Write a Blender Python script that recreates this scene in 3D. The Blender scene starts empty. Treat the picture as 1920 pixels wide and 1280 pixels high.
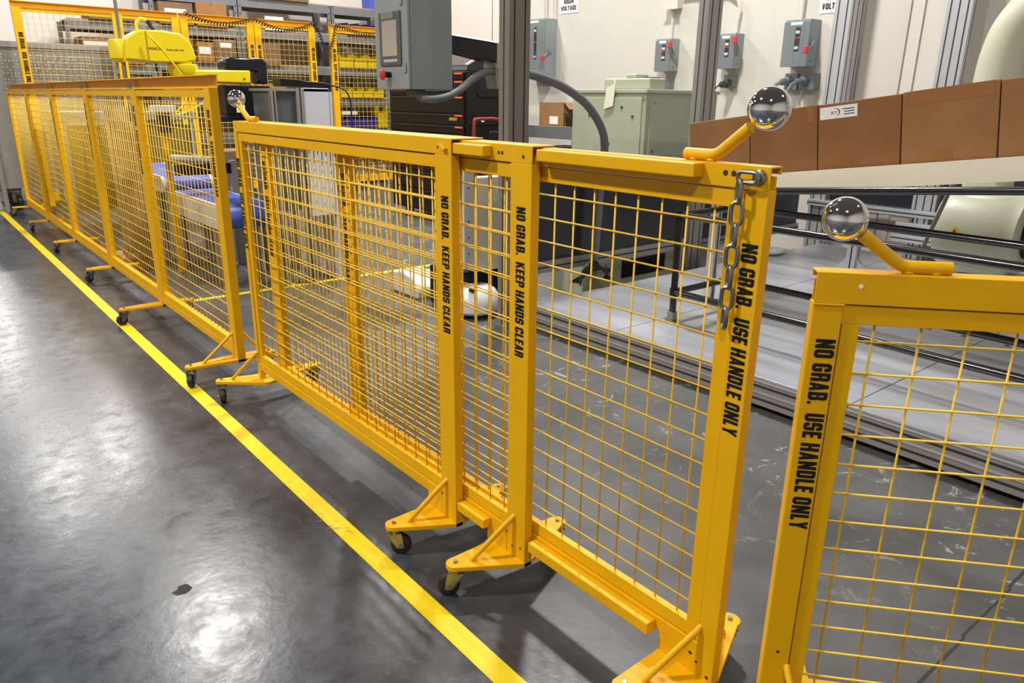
import bpy, bmesh, math, random
from mathutils import Vector, Matrix
random.seed(4)
S = bpy.context.scene
COL = S.collection
R = math.radians

# ------------------------------------------------------------------ camera
FPX = 1390.0                                   # focal length in pixels of a 1920 px wide frame
cam = bpy.data.cameras.new('camera'); cam.sensor_width = 36; cam.lens = FPX / 1920 * 36
cam.clip_start = 0.02; cam.clip_end = 100
cam_o = bpy.data.objects.new('camera', cam); COL.objects.link(cam_o)
cr = Vector((0.7742, -0.6328, 0.0112)); cf = Vector((0.6045, 0.7334, -0.3104))
cf.normalize(); cr = (cr - cf * cr.dot(cf)).normalized(); cu = cr.cross(cf)
cam_o.matrix_world = Matrix(((cr.x, cu.x, -cf.x, 0), (cr.y, cu.y, -cf.y, 0), (cr.z, cu.z, -cf.z, 1.5), (0, 0, 0, 1)))
S.camera = cam_o

# ------------------------------------------------------------------ world and exposure
w = bpy.data.worlds.new('world'); S.world = w; w.use_nodes = True
w.node_tree.nodes['Background'].inputs[0].default_value = (0.75, 0.8, 0.9, 1)
w.node_tree.nodes['Background'].inputs[1].default_value = 0.25
S.view_settings.view_transform = 'Standard'; S.view_settings.look = 'None'
S.view_settings.gamma = 1; S.view_settings.exposure = -0.3
S.view_settings.use_curve_mapping = False

# ceiling lamps of the hall: (x, y, z, watts)
LAMPS = [(-2.6, -2.0, 6.2, 270), (4.6, -2.2, 6.2, 60),
         (-2.6, 3.6, 6.2, 520), (4.3, 4.6, 6.2, 540),
         (-2.6, 9.7, 6.2, 260), (2.5, 9.9, 6.2, 270), (5.6, 9.4, 6.2, 280),
         (1.5, 16.4, 6.2, 190), (2.75, 17.0, 6.2, 190), (-2.6, 17.0, 6.2, 90),
         (1.7, 27.0, 6.2, 330), (0.2, 22.5, 6.2, 90)]
for i, (lx, ly, lz, lw) in enumerate(LAMPS):
    L = bpy.data.lights.new('lamp_light', 'AREA'); L.shape = 'RECTANGLE'; L.size = 0.5; L.size_y = 0.5
    L.energy = lw; L.color = (1.0, 0.98, 0.95)
    lo = bpy.data.objects.new('lamp_light', L); COL.objects.link(lo); lo.location = (lx, ly, lz - 0.02)

# ------------------------------------------------------------------ materials
def lin(c): 
    c /= 255.0
    return c / 12.92 if c <= 0.04045 else ((c + 0.055) / 1.055) ** 2.4
def rgb(r, g, b): return (lin(r), lin(g), lin(b), 1)
MATS = {}
def mat(name, col, rough=0.5, metal=0.0, var=0.0, vscale=6.0, bump=0.0, bscale=60.0, emis=0.0, wear=None, coat=0.0, spec=0.5, rvar=0.0):
    m = bpy.data.materials.new(name); m.use_nodes = True
    nt = m.node_tree; b = nt.nodes['Principled BSDF']
    b.inputs['Base Color'].default_value = col; b.inputs['Roughness'].default_value = rough; b.inputs['Metallic'].default_value = metal
    b.inputs['Specular IOR Level'].default_value = spec
    if coat: b.inputs['Coat Weight'].default_value = coat; b.inputs['Coat Roughness'].default_value = 0.12
    tc = nt.nodes.new('ShaderNodeTexCoord')
    out = None
    if var or wear or rvar:
        n = nt.nodes.new('ShaderNodeTexNoise'); n.inputs['Scale'].default_value = vscale; n.inputs['Detail'].default_value = 6
        nt.links.new(tc.outputs['Object'], n.inputs['Vector'])
    if var:
        r = nt.nodes.new('ShaderNodeValToRGB')
        r.color_ramp.elements[0].position = 0.3; r.color_ramp.elements[1].position = 0.7
        r.color_ramp.elements[0].color = tuple(max(0, c * (1 - var)) for c in col[:3]) + (1,)
        r.color_ramp.elements[1].color = tuple(min(1, c * (1 + var)) for c in col[:3]) + (1,)
        nt.links.new(n.outputs[0], r.inputs[0]); out = r.outputs[0]
    if wear:
        n2 = nt.nodes.new('ShaderNodeTexNoise'); n2.inputs['Scale'].default_value = wear[1]; n2.inputs['Detail'].default_value = 9; n2.inputs['Roughness'].default_value = 0.7
        nt.links.new(tc.outputs['Object'], n2.inputs['Vector'])
        r2 = nt.nodes.new('ShaderNodeValToRGB'); r2.color_ramp.elements[0].position = wear[2]; r2.color_ramp.elements[1].position = wear[2] + 0.03
        r2.color_ramp.elements[0].color = (0, 0, 0, 1); r2.color_ramp.elements[1].color = (1, 1, 1, 1)
        nt.links.new(n2.outputs[0], r2.inputs[0])
        mx = nt.nodes.new('ShaderNodeMix'); mx.data_type = 'RGBA'
        nt.links.new(r2.outputs[0], mx.inputs['Factor'])
        if out: nt.links.new(out, mx.inputs['A'])
        else: mx.inputs['A'].default_value = col
        mx.inputs['B'].default_value = wear[0]; out = mx.outputs['Result']
    if out: nt.links.new(out, b.inputs['Base Color'])
    if rvar:
        mr = nt.nodes.new('ShaderNodeMapRange'); mr.inputs['To Min'].default_value = rough - rvar; mr.inputs['To Max'].default_value = rough + rvar
        nt.links.new(n.outputs[0], mr.inputs['Value']); nt.links.new(mr.outputs[0], b.inputs['Roughness'])
    if bump:
        bn = nt.nodes.new('ShaderNodeTexNoise'); bn.inputs['Scale'].default_value = bscale; bn.inputs['Detail'].default_value = 4
        nt.links.new(tc.outputs['Object'], bn.inputs['Vector'])
        bp = nt.nodes.new('ShaderNodeBump'); bp.inputs['Strength'].default_value = bump; bp.inputs['Distance'].default_value = 0.01
        nt.links.new(bn.outputs[0], bp.inputs['Height']); nt.links.new(bp.outputs[0], b.inputs['Normal'])
    if emis:
        b.inputs['Emission Color'].default_value = col; b.inputs['Emission Strength'].default_value = emis
    MATS[name] = m
    return m
mat('yellow', rgb(226, 170, 0), 0.42, spec=0.35, var=0.05, vscale=5, wear=(rgb(120, 78, 8), 34, 0.74), bump=0.03, bscale=40)
mat('yellow_wire', rgb(234, 190, 40), 0.4)
mat('tape', rgb(232, 204, 0), 0.45, var=0.06, vscale=14, wear=(rgb(110, 92, 30), 16, 0.72))
mat('black_print', rgb(14, 12, 8), 0.5)
mat('chrome', (0.82, 0.83, 0.85, 1), 0.05, 1.0)
mat('steel', rgb(150, 150, 150), 0.32, 1.0, var=0.12, vscale=30)
mat('zinc', rgb(150, 148, 142), 0.35, 1.0)
mat('rubber', rgb(30, 30, 31), 0.55)
mat('alu', rgb(158, 156, 152), 0.42, 0.45, var=0.03)
mat('alu_dark', rgb(132, 126, 118), 0.5, 0.15)
mat('alu_light', rgb(200, 201, 205), 0.4, 0.6, var=0.03)
mat('slot', rgb(44, 42, 40), 0.7)
mat('wall_paint', rgb(206, 198, 188), 0.75, var=0.025, vscale=1.2, bump=0.04, bscale=30)
mat('wall_white', rgb(222, 216, 208), 0.75, var=0.02, vscale=1.0)
mat('ceiling', rgb(132, 132, 134), 0.9)
mat('lamp_lens', (1, 0.97, 0.92, 1), 0.5, emis=22)
mat('lamp_body', rgb(120, 120, 122), 0.5, 0.5)
mat('grey_box', rgb(138, 146, 154), 0.42, var=0.03)
mat('grey_dark_box', rgb(110, 116, 119), 0.45, var=0.03)
mat('grey_enclosure', rgb(140, 148, 150), 0.4, var=0.03)
mat('grey_bezel', rgb(84, 88, 92), 0.45)
mat('screen', rgb(168, 162, 152), 0.15)
mat('green_grey', rgb(170, 173, 150), 0.42, var=0.03)
mat('robot_cream', rgb(188, 189, 166), 0.42, var=0.03, vscale=3)
mat('cream_panel', rgb(240, 233, 210), 0.5, var=0.03)
mat('card', rgb(150, 106, 62), 0.8, var=0.1, vscale=5, bump=0.1, bscale=90)
mat('card_dark', rgb(138, 92, 50), 0.8, var=0.1, vscale=5, bump=0.1, bscale=90)
mat('card_old', rgb(122, 96, 72), 0.85, var=0.12, vscale=6)
mat('packing_tape', rgb(150, 100, 54), 0.22)
mat('paper', rgb(238, 236, 232), 0.7)
mat('red', rgb(196, 40, 42), 0.4)
mat('red_dark', rgb(130, 40, 34), 0.45)
mat('black', rgb(17, 17, 18), 0.4, spec=0.35)
mat('black_gloss', rgb(26, 27, 32), 0.2)
mat('rail_black', rgb(20, 20, 23), 0.22, coat=0.3)
mat('orange', rgb(228, 96, 40), 0.5)
mat('hose', rgb(104, 107, 110), 0.5)
mat('shelf_steel', rgb(116, 118, 122), 0.5, 0.2, var=0.05)
mat('shelf_deck', rgb(164, 140, 112), 0.8, var=0.1)
mat('bin_yellow', rgb(206, 180, 10), 0.4)
mat('bin_blue', rgb(28, 30, 140), 0.4)
mat('bin_green', rgb(40, 150, 60), 0.4)
mat('belt_blue', rgb(66, 92, 190), 0.45, var=0.05)
mat('robot_yellow', rgb(228, 204, 10), 0.35, coat=0.25)
mat('white_plastic', rgb(206, 206, 206), 0.4)
mat('panel_white', rgb(196, 200, 208), 0.4)
mat('dark_vinyl', rgb(38, 40, 46), 0.25)
mat('wood', rgb(176, 146, 104), 0.75, var=0.12, vscale=9)
mat('silver_sheet', rgb(150, 148, 142), 0.45, 0.55, var=0.08)
mat('gold', rgb(176, 132, 44), 0.5)
mat('cable', rgb(26, 25, 25), 0.5)
mat('warn', rgb(216, 170, 14), 0.5)
mat('amber_tag', rgb(120, 98, 34), 0.5)
mat('perforation', rgb(234, 228, 214), 0.6)

def concrete():
    m = bpy.data.materials.new('polished_concrete'); m.use_nodes = True; nt = m.node_tree; b = nt.nodes['Principled BSDF']
    tc = nt.nodes.new('ShaderNodeTexCoord')
    def noise(scale, det=8, rough=0.6, dist=0.0):
        n = nt.nodes.new('ShaderNodeTexNoise'); n.inputs['Scale'].default_value = scale; n.inputs['Detail'].default_value = det
        n.inputs['Roughness'].default_value = rough; n.inputs['Distortion'].default_value = dist
        nt.links.new(tc.outputs['Object'], n.inputs['Vector']); return n
    def ramp(src, stops):
        r = nt.nodes.new('ShaderNodeValToRGB'); e = r.color_ramp.elements
        e[0].position, e[0].color = stops[0]; e[1].position, e[1].color = stops[-1]
        for p, c in stops[1:-1]:
            x = e.new(p); x.color = c
        nt.links.new(src, r.inputs[0]); return r
    def mix(f, a, c, mode='MIX'):
        x = nt.nodes.new('ShaderNodeMix'); x.data_type = 'RGBA'; x.blend_type = mode
        if isinstance(f, float): x.inputs['Factor'].default_value = f
        else: nt.links.new(f, x.inputs['Factor'])
        nt.links.new(a, x.inputs['A'])
        if isinstance(c, tuple): x.inputs['B'].default_value = c
        else: nt.links.new(c, x.inputs['B'])
        return x.outputs['Result']
    big = ramp(noise(1.1, 7, 0.62, 0.6).outputs[0], [(0.3, rgb(38, 41, 46)), (0.5, rgb(54, 57, 63)), (0.7, rgb(78, 81, 87))])
    fine = ramp(noise(8, 10, 0.72, 0.25).outputs[0], [(0.3, (0.6, 0.6, 0.6, 1)), (0.7, (1.45, 1.45, 1.45, 1))])
    c = mix(1.0, big.outputs[0], fine.outputs[0], 'MULTIPLY')
    # dusty, paler concrete inside the robot cell (x > 1.35), with worn paint flecks near the platform
    sx = nt.nodes.new('ShaderNodeSeparateXYZ'); nt.links.new(tc.outputs['Object'], sx.inputs[0])
    mr = nt.nodes.new('ShaderNodeMapRange'); mr.inputs['From Min'].default_value = 1.0; mr.inputs['From Max'].default_value = 1.9
    nt.links.new(sx.outputs[0], mr.inputs['Value'])
    pale = ramp(noise(3.0, 9, 0.7).outputs[0], [(0.3, rgb(66, 66, 64)), (0.7, rgb(92, 91, 89))])
    c = mix(mr.outputs[0], c, pale.outputs[0])
    fl = ramp(noise(5.5, 10, 0.75, 1.5).outputs[0], [(0.58, (0, 0, 0, 1)), (0.63, (1, 1, 1, 1))])
    mr2 = nt.nodes.new('ShaderNodeMapRange'); mr2.inputs['From Min'].default_value = 1.9; mr2.inputs['From Max'].default_value = 2.7; mr2.inputs['To Max'].default_value = 0.6
    nt.links.new(sx.outputs[0], mr2.inputs['Value'])
    mm = nt.nodes.new('ShaderNodeMath'); mm.operation = 'MULTIPLY'; nt.links.new(fl.outputs[0], mm.inputs[0]); nt.links.new(mr2.outputs[0], mm.inputs[1])
    c = mix(mm.outputs[0], c, rgb(176, 176, 176))
    nt.links.new(c, b.inputs['Base Color'])
    rr = nt.nodes.new('ShaderNodeMapRange'); rr.inputs['From Min'].default_value = 0.3; rr.inputs['From Max'].default_value = 0.7; rr.inputs['To Min'].default_value = 0.18; rr.inputs['To Max'].default_value = 0.33
    nt.links.new(noise(10, 10, 0.68, 0.2).outputs[0], rr.inputs['Value'])
    ra = nt.nodes.new('ShaderNodeMath'); ra.operation = 'MULTIPLY_ADD'; ra.inputs[1].default_value = 0.3
    nt.links.new(mr.outputs[0], ra.inputs[0]); nt.links.new(rr.outputs[0], ra.inputs[2]); nt.links.new(ra.outputs[0], b.inputs['Roughness'])
    bp = nt.nodes.new('ShaderNodeBump'); bp.inputs['Strength'].default_value = 0.06; bp.inputs['Distance'].default_value = 0.01
    nt.links.new(noise(30, 6, 0.6).outputs[0], bp.inputs['Height']); nt.links.new(bp.outputs[0], b.inputs['Normal'])
    b.inputs['Specular IOR Level'].default_value = 0.55
    MATS['concrete'] = m
concrete()
def plate_metal():
    m = mat('deck_plate', rgb(186, 188, 196), 0.36, 0.55)
    nt = m.node_tree; b = nt.nodes['Principled BSDF']; tc = nt.nodes.new('ShaderNodeTexCoord')
    mp = nt.nodes.new('ShaderNodeMapping'); mp.inputs['Scale'].default_value = (4, 0.8, 1); nt.links.new(tc.outputs['Object'], mp.inputs[0])
    n = nt.nodes.new('ShaderNodeTexNoise'); n.inputs['Scale'].default_value = 1.0; n.inputs['Detail'].default_value = 7; nt.links.new(mp.outputs[0], n.inputs['Vector'])
    r = nt.nodes.new('ShaderNodeValToRGB'); r.color_ramp.elements[0].position = 0.36; r.color_ramp.elements[1].position = 0.64
    r.color_ramp.elements[0].color = rgb(164, 164, 166); r.color_ramp.elements[1].color = rgb(200, 203, 213)
    nt.links.new(n.outputs[0], r.inputs[0]); nt.links.new(r.outputs[0], b.inputs['Base Color'])
plate_metal()
def clear_pane():
    m = bpy.data.materials.new('clear_pane'); m.use_nodes = True; nt = m.node_tree; nt.nodes.clear()
    o = nt.nodes.new('ShaderNodeOutputMaterial'); t = nt.nodes.new('ShaderNodeBsdfTransparent'); g = nt.nodes.new('ShaderNodeBsdfGlossy')
    t.inputs[0].default_value = (0.95, 0.97, 0.96, 1); g.inputs['Roughness'].default_value = 0.05
    mx = nt.nodes.new('ShaderNodeMixShader'); mx.inputs[0].default_value = 0.05
    nt.links.new(t.outputs[0], mx.inputs[1]); nt.links.new(g.outputs[0], mx.inputs[2]); nt.links.new(mx.outputs[0], o.inputs[0]); MATS['clear_pane'] = m
clear_pane()

# ------------------------------------------------------------------ mesh helpers
ORG = {}
class MB:
    def __init__(s): s.v = []; s.f = []
    def add(s, vs, fs):
        n = len(s.v); s.v += [tuple(v) for v in vs]; s.f += [tuple(i + n for i in f) for f in fs]; return s
    def box(s, x0, x1, y0, y1, z0, z1):
        return s.add([(x0,y0,z0),(x1,y0,z0),(x1,y1,z0),(x0,y1,z0),(x0,y0,z1),(x1,y0,z1),(x1,y1,z1),(x0,y1,z1)],
                     [(3,2,1,0),(4,5,6,7),(0,1,5,4),(1,2,6,5),(2,3,7,6),(3,0,4,7)])
    def hexa(s, p): return s.add(p, [(3,2,1,0),(4,5,6,7),(0,1,5,4),(1,2,6,5),(2,3,7,6),(3,0,4,7)])
    def tube(s, path, r, n=10, closed=False):
        P = [Vector(p) for p in path]; m = len(P); rs = r if isinstance(r, (list, tuple)) else [r] * m
        vs = []; up = None
        for i in range(m):
            if closed: t = P[(i + 1) % m] - P[i - 1]
            else: t = P[min(i + 1, m - 1)] - P[max(i - 1, 0)]
            t.normalize()
            if up is None: up = Vector((0, 0, 1)) if abs(t.z) < 0.9 else Vector((1, 0, 0))
            a = (up - t * up.dot(t)).normalized(); bb = t.cross(a); up = a
            for k in range(n):
                q = 2 * math.pi * k / n; vs.append(P[i] + (a * math.cos(q) + bb * math.sin(q)) * rs[i])
        fs = []
        for i in range(m if closed else m - 1):
            j = (i + 1) % m
            for k in range(n):
                l = (k + 1) % n; fs.append((i*n+k, i*n+l, j*n+l, j*n+k))
        if not closed:
            fs.append(tuple(range(n - 1, -1, -1))); fs.append(tuple((m-1)*n + k for k in range(n)))
        return s.add(vs, fs)
    def cyl(s, a, b, r, n=20, r2=None): return s.tube([a, b], [r, r if r2 is None else r2], n)
    def prism(s, poly, axis, a, b):
        # poly: 2D points, extruded along axis from a to b.  axis x:(y,z)  y:(x,z)  z:(x,y)
        def P(p, t): return {'x': (t, p[0], p[1]), 'y': (p[0], t, p[1]), 'z': (p[0], p[1], t)}[axis]
        n = len(poly); vs = [P(p, a) for p in poly] + [P(p, b) for p in poly]
        fs = [tuple(range(n - 1, -1, -1)), tuple(range(n, 2 * n))] + [(i, (i+1) % n, n + (i+1) % n, n + i) for i in range(n)]
        return s.add(vs, fs)
    def sphere(s, c, r, u=32, v=18, sc=(1, 1, 1)):
        vs = [(c[0], c[1], c[2] + r * sc[2])]
        for i in range(1, v):
            a = math.pi * i / v
            for k in range(u):
                q = 2 * math.pi * k / u; vs.append((c[0] + r*sc[0]*math.sin(a)*math.cos(q), c[1] + r*sc[1]*math.sin(a)*math.sin(q), c[2] + r*sc[2]*math.cos(a)))
        vs.append((c[0], c[1], c[2] - r * sc[2])); fs = []
        for k in range(u):
            fs.append((0, 1 + k, 1 + (k+1) % u))
            fs.append((len(vs) - 1, 1 + (v-2)*u + (k+1) % u, 1 + (v-2)*u + k))
        for i in range(v - 2):
            for k in range(u): fs.append((1+i*u+k, 1+(i+1)*u+k, 1+(i+1)*u+(k+1) % u, 1+i*u+(k+1) % u))
        return s.add(vs, fs)
    def lathe(s, prof, o, axis, n=28):
        # prof: (radius, distance along axis)
        A = Vector(axis).normalized(); up = Vector((0, 0, 1)) if abs(A.z) < 0.9 else Vector((1, 0, 0)); a = (up - A*up.dot(A)).normalized(); b = A.cross(a); O = Vector(o)
        vs = []; m = len(prof)
        for r, d in prof:
            for k in range(n):
                q = 2*math.pi*k/n; vs.append(O + A*d + (a*math.cos(q) + b*math.sin(q))*max(r, 1e-4))
        fs = [(i*n+k, i*n+(k+1) % n, (i+1)*n+(k+1) % n, (i+1)*n+k) for i in range(m-1) for k in range(n)]
        fs += [tuple(range(n-1, -1, -1)), tuple((m-1)*n+k for k in range(n))]
        return s.add(vs, fs)
    def mesh(s, name, off=(0, 0, 0)):
        me = bpy.data.meshes.new(name); me.from_pydata([(v[0]-off[0], v[1]-off[1], v[2]-off[2]) for v in s.v], [], s.f)
        bm = bmesh.new(); bm.from_mesh(me); bmesh.ops.recalc_face_normals(bm, faces=bm.faces); bm.to_mesh(me); bm.free()
        return me
    def build(s, name, m, parent=None, smooth=False, bevel=0.0, label=None, kind=None):
        if parent is not None: off = ORG[parent.as_pointer()]
        else:
            xs, ys, zs = zip(*s.v); off = ((min(xs)+max(xs))/2, (min(ys)+max(ys))/2, min(zs))
        me = s.mesh(name, off); me.materials.append(MATS[m])
        o = bpy.data.objects.new(name, me); COL.objects.link(o)
        if parent is not None: o.parent = parent
        else: o.location = off
        ORG[o.as_pointer()] = off
        if smooth:
            for p in me.polygons: p.use_smooth = True
            me.set_sharp_from_angle(angle=R(38))
        if bevel:
            bv = o.modifiers.new('bevel', 'BEVEL'); bv.width = bevel; bv.segments = 2; bv.limit_method = 'ANGLE'; bv.angle_limit = R(40)
        if label: o['label'] = label
        if kind: o['kind'] = kind
        return o
def spline(P, n=8):
    P = [Vector(p) for p in P]; out = []
    for i in range(len(P)-1):
        p0, p1, p2, p3 = P[max(i-1, 0)], P[i], P[i+1], P[min(i+2, len(P)-1)]
        for k in range(n):
            t = k/n; out.append(.5*((2*p1) + (p2-p0)*t + (2*p0-5*p1+4*p2-p3)*t*t + (3*p1-p0-3*p2+p3)*t**3))
    out.append(P[-1]); return out
def thing(name, label, cat, loc, rotz=0.0, group=None, local=False):
    o = bpy.data.objects.new(name, None); COL.objects.link(o); o.location = loc; o.rotation_euler = (0, 0, rotz); o.empty_display_size = 0.1
    o['label'] = label; o['category'] = cat
    if group: o['group'] = group
    ORG[o.as_pointer()] = (0, 0, 0) if local else tuple(loc)
    return o
def tag(o, label, cat, group=None):
    o['label'] = label; o['category'] = cat
    if group: o['group'] = group
    return o
def struct(o, label=None):
    o['kind'] = 'structure'
    if label: o['label'] = label
    return o
def inst(name, me, parent, loc, rot=None):
    o = bpy.data.objects.new(name, me); COL.objects.link(o); o.parent = parent; o.location = loc
    if rot: o.rotation_euler = rot
    return o
TEXT = {}
def text_mesh(s, length, height, m, bold=0.045):
    key = (s, round(length, 3), round(height, 3), m)
    if key in TEXT: return TEXT[key]
    c = bpy.data.curves.new('lettering', 'FONT'); c.body = s; c.size = 1; c.offset = bold; c.resolution_u = 2; c.space_character = 1.12
    o = bpy.data.objects.new('lettering', c); COL.objects.link(o)
    dg = bpy.context.evaluated_depsgraph_get(); me = bpy.data.meshes.new_from_object(o.evaluated_get(dg))
    bpy.data.objects.remove(o); bpy.data.curves.remove(c)
    xs = [v.co.x for v in me.vertices]; ys = [v.co.y for v in me.vertices]
    sx = length / (max(xs) - min(xs)); sy = height / (max(ys) - min(ys)); x0 = min(xs); y0 = min(ys)
    for v in me.vertices: v.co = ((v.co.x - x0) * sx, (v.co.y - y0) * sy, 0)
    me.materials.clear(); me.materials.append(MATS[m]); me.name = 'lettering'; TEXT[key] = me
    return me
def letter(s, length, height, parent, origin, xdir, ydir, m='black_print', name='lettering', bold=0.045):
    """flat print: starts at origin, reads along xdir, letter tops towards ydir"""
    o = bpy.data.objects.new(name, text_mesh(s, length, height, m, bold)); COL.objects.link(o); o.parent = parent
    X = Vector(xdir); Y = Vector(ydir); Z = X.cross(Y); off = Vector(ORG[parent.as_pointer()]); p = Vector(origin) - off
    o.matrix_local = Matrix(((X.x, Y.x, Z.x, p.x), (X.y, Y.y, Z.y, p.y), (X.z, Y.z, Z.z, p.z), (0, 0, 0, 1)))
    return o

# heavy condensed block capitals painted on the posts
def _glyphs():
    w, t, h, c = .55, .225, .19, .12
    r = lambda x0, y0, x1, y1: [(x0, y0), (x1, y0), (x1, y1), (x0, y1)]
    Lf, Rt = r(0, 0, t, 1), r(w-t, 0, w, 1)
    top2 = [(0, 1-h), (w, 1-h), (w, 1-c), (w-c, 1), (c, 1), (0, 1-c)]; bot2 = [(0, c), (c, 0), (w-c, 0), (w, c), (w, h), (0, h)]
    top1 = [(0, 1-h), (w, 1-h), (w, 1-c), (w-c, 1), (0, 1)]; bot1 = [(0, 0), (w-c, 0), (w, c), (w, h), (0, h)]
    lc, rc = r(0, c, t, 1-c), r(w-t, c, w, 1-c)
    return {'N': (w+.04, [r(0, 0, t, 1), r(w+.04-t, 0, w+.04, 1), [(0, 1), (t*.9, 1), (w+.04, 0), (w+.04-t*.9, 0)]]),
     'O': (w, [lc, rc, top2, bot2]), 'U': (w, [r(0, c, t, 1), r(w-t, c, w, 1), bot2]),
     'C': (w, [lc, top2, bot2, r(w-t, .62, w, 1-c), r(w-t, c, w, .38)]),
     'G': (w, [lc, top2, bot2, r(w-t, .64, w, 1-c), r(w-t, c, w, .52), r(.27, .38, w, .52)]),
     'S': (w, [top2, bot2, r(0, .42, t, 1-c), r(w-t, .68, w, 1-c), r(0, .44, w, .59), r(w-t, c, w, .58), r(0, c, t, .32)]),
     'E': (.45, [Lf, r(0, 1-h, .45, 1), r(0, .42, .42, .58), r(0, 0, .45, h)]), 'L': (.43, [Lf, r(0, 0, .43, h)]),
     'H': (w+.02, [Lf, r(w+.02-t, 0, w+.02, 1), r(0, .42, w, .59)]),
     'K': (w+.03, [Lf, [(t*.9, .38), (t*.9, .62), (w-.18, 1), (w+.03, 1)], [(.2, .55), (.36, .68), (w+.05, 0), (w-.17, 0)]]),
     'A': (.57, [[(0, 0), (.2, 0), (.37, 1), (.17, 1)], [(.37, 0), (.57, 0), (.40, 1), (.2, 1)], r(.12, .17, .45, .32)]),
     'R': (w, [Lf, top1, r(w-t, .54, w, 1-c), r(0, .42, w-.03, .57), r(w-t, 0, w, .45)]),
     'B': (w, [Lf, top1, bot1, r(w-t, .55, w, 1-c), r(0, .44, w-.03, .57), r(w-t, c, w, .46)]),
     'P': (w, [Lf, top1, r(w-t, .50, w, 1-c), r(0, .38, w-.03, .54)]), 'D': (w, [Lf, top1, bot1, rc]),
     'Y': (.57, [[(0, 1), (.21, 1), (.39, .42), (.18, .42)], [(.57, 1), (.36, 1), (.18, .42), (.39, .42)], r(.183, 0, .387, .45)]),
     'I': (t, [Lf]), 'T': (.5, [r(.25-t/2, 0, .25+t/2, 1), r(0, 1-h, .5, 1)]), 'F': (.45, [Lf, r(0, 1-h, .45, 1), r(0, .42, .42, .58)]),
     'V': (.57, [[(.17, 0), (.38, 0), (.2, 1), (0, 1)], [(.2, 0), (.40, 0), (.57, 1), (.37, 1)]]),
     '.': (.19, [r(0, 0, .19, .19)]), ' ': (.2, [])}
GLYPH = _glyphs(); BLOCK = {}
def block_text(s, length, height, parent, origin, xdir, ydir, m='black_print'):
    key = (s, length, height, m)
    if key not in BLOCK:
        vs, fs, x = [], [], 0.0
        for ch in s:
            wd, polys = GLYPH[ch]
            for p in polys: fs.append(tuple(range(len(vs), len(vs)+len(p)))); vs += [(x+a, b, 0) for a, b in p]
            x += wd + .085
        x -= .085; me = bpy.data.meshes.new('lettering'); me.from_pydata([(v[0]*length/x, v[1]*height, 0) for v in vs], [], fs)
        me.materials.append(MATS[m]); BLOCK[key] = me
    o = bpy.data.objects.new('lettering', BLOCK[key]); COL.objects.link(o); o.parent = parent
    X = Vector(xdir); Y = Vector(ydir); Z = X.cross(Y); p = Vector(origin) - Vector(ORG[parent.as_pointer()])
    o.matrix_local = Matrix(((X.x, Y.x, Z.x, p.x), (X.y, Y.y, Z.y, p.y), (X.z, Y.z, Z.z, p.z), (0, 0, 0, 1)))
    return o

# ================================================================== the hall
XW, YB = 7.3, 13.1
def slab(name, x0, x1, y0, y1, z0, z1, m): return struct(MB().box(x0, x1, y0, y1, z0, z1).build(name, m))
fl = MB().box(-9, XW + 0.2, -7, 31, -0.2, 0); fo = fl.build('floor', 'concrete')
fo.location = (0, 0, 0); fo.data.transform(Matrix.Translation(((-9 + XW + 0.2) / 2, 12, -0.2))); struct(fo, 'dark polished concrete floor'); ORG[fo.as_pointer()] = (0, 0, 0)
jn = MB()
for k in range(24):
    x = 1.45 + k*.075; w0 = .003 + .002*random.random(); jn.box(x, x+.0752, .552-.0015*(k % 5)-w0, .552-.0015*(k % 5)+w0, 0, .0006)
jo = jn.build('control_joint', 'slot', fo); jo.location = (0, 0, .0)
for v in jo.data.vertices: v.co.z -= .0
slab('wall_right', XW, XW + 0.2, -7, YB + 0.2, 0, 6.6, 'wall_paint')
slab('wall_back', 1.15, XW, YB, YB + 0.15, 0, 3.7, 'wall_white')
slab('wall_left', -9.2, -9, -7, 31, 0, 6.6, 'wall_white')
slab('wall_front', -9, XW, -7.2, -7, 0, 6.6, 'wall_white')
slab('wall_far', -9, XW + 0.2, 31, 31.2, 0, 6.6, 'wall_white')
slab('wall_side', XW, XW + 0.2, YB + 0.2, 31, 0, 6.6, 'wall_white')
slab('ceiling', -9.2, XW + 0.2, -7.2, 31.2, 6.6, 6.8, 'ceiling')
for i, (lx, ly, lz, lw) in enumerate(LAMPS):
    t = thing('ceiling_light', 'square white lamp %s' % ['over the aisle behind the viewer', 'over the platform behind the viewer', 'over the aisle beside the telescoping gate', 'over the robot cell near the operator box', 'over the aisle level with the far cart', 'in front of the rear fence', 'above the tool chest', 'first beyond the back wall, left', 'first beyond the back wall, right', 'over the far aisle, leftmost', 'farthest in the hall', 'second farthest in the hall'][i], 'ceiling light', (lx, ly, lz), group='ceiling lamps of the hall')
    MB().box(lx-.33, lx+.33, ly-.33, ly+.33, lz+.005, lz+.08).build('housing', 'lamp_body', t)
    MB().box(lx-.31, lx+.31, ly-.31, ly+.31, lz, lz+.004).build('lens', 'lamp_lens', t)
    MB().cyl((lx, ly, lz+.08), (lx, ly, 6.6), .012, 8).build('hanger', 'lamp_body', t)
# wall panel joints
for i, (yy) in enumerate((3.32, 9.4)):
    struct(MB().box(XW-.006, XW, yy-.006, yy+.006, 0, 6.6).build('trim_%d' % (i+1), 'alu_dark'))
struct(MB().box(XW-.02, XW, 3.2, 3.3, 0, 6.6).build('trim_3', 'wall_paint'))

stn = [(.022, .0), (.014, .03), (-.012, .034), (-.02, .016), (-.038, .012), (-.03, -.012), (-.006, -.02), (.012, -.012)]
MB().prism([(.474 + p[0], 2.20 + p[1]) for p in stn], 'z', 0, .0005).build('floor_stain', 'slot', fo, label='small dark stain on the concrete')
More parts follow.
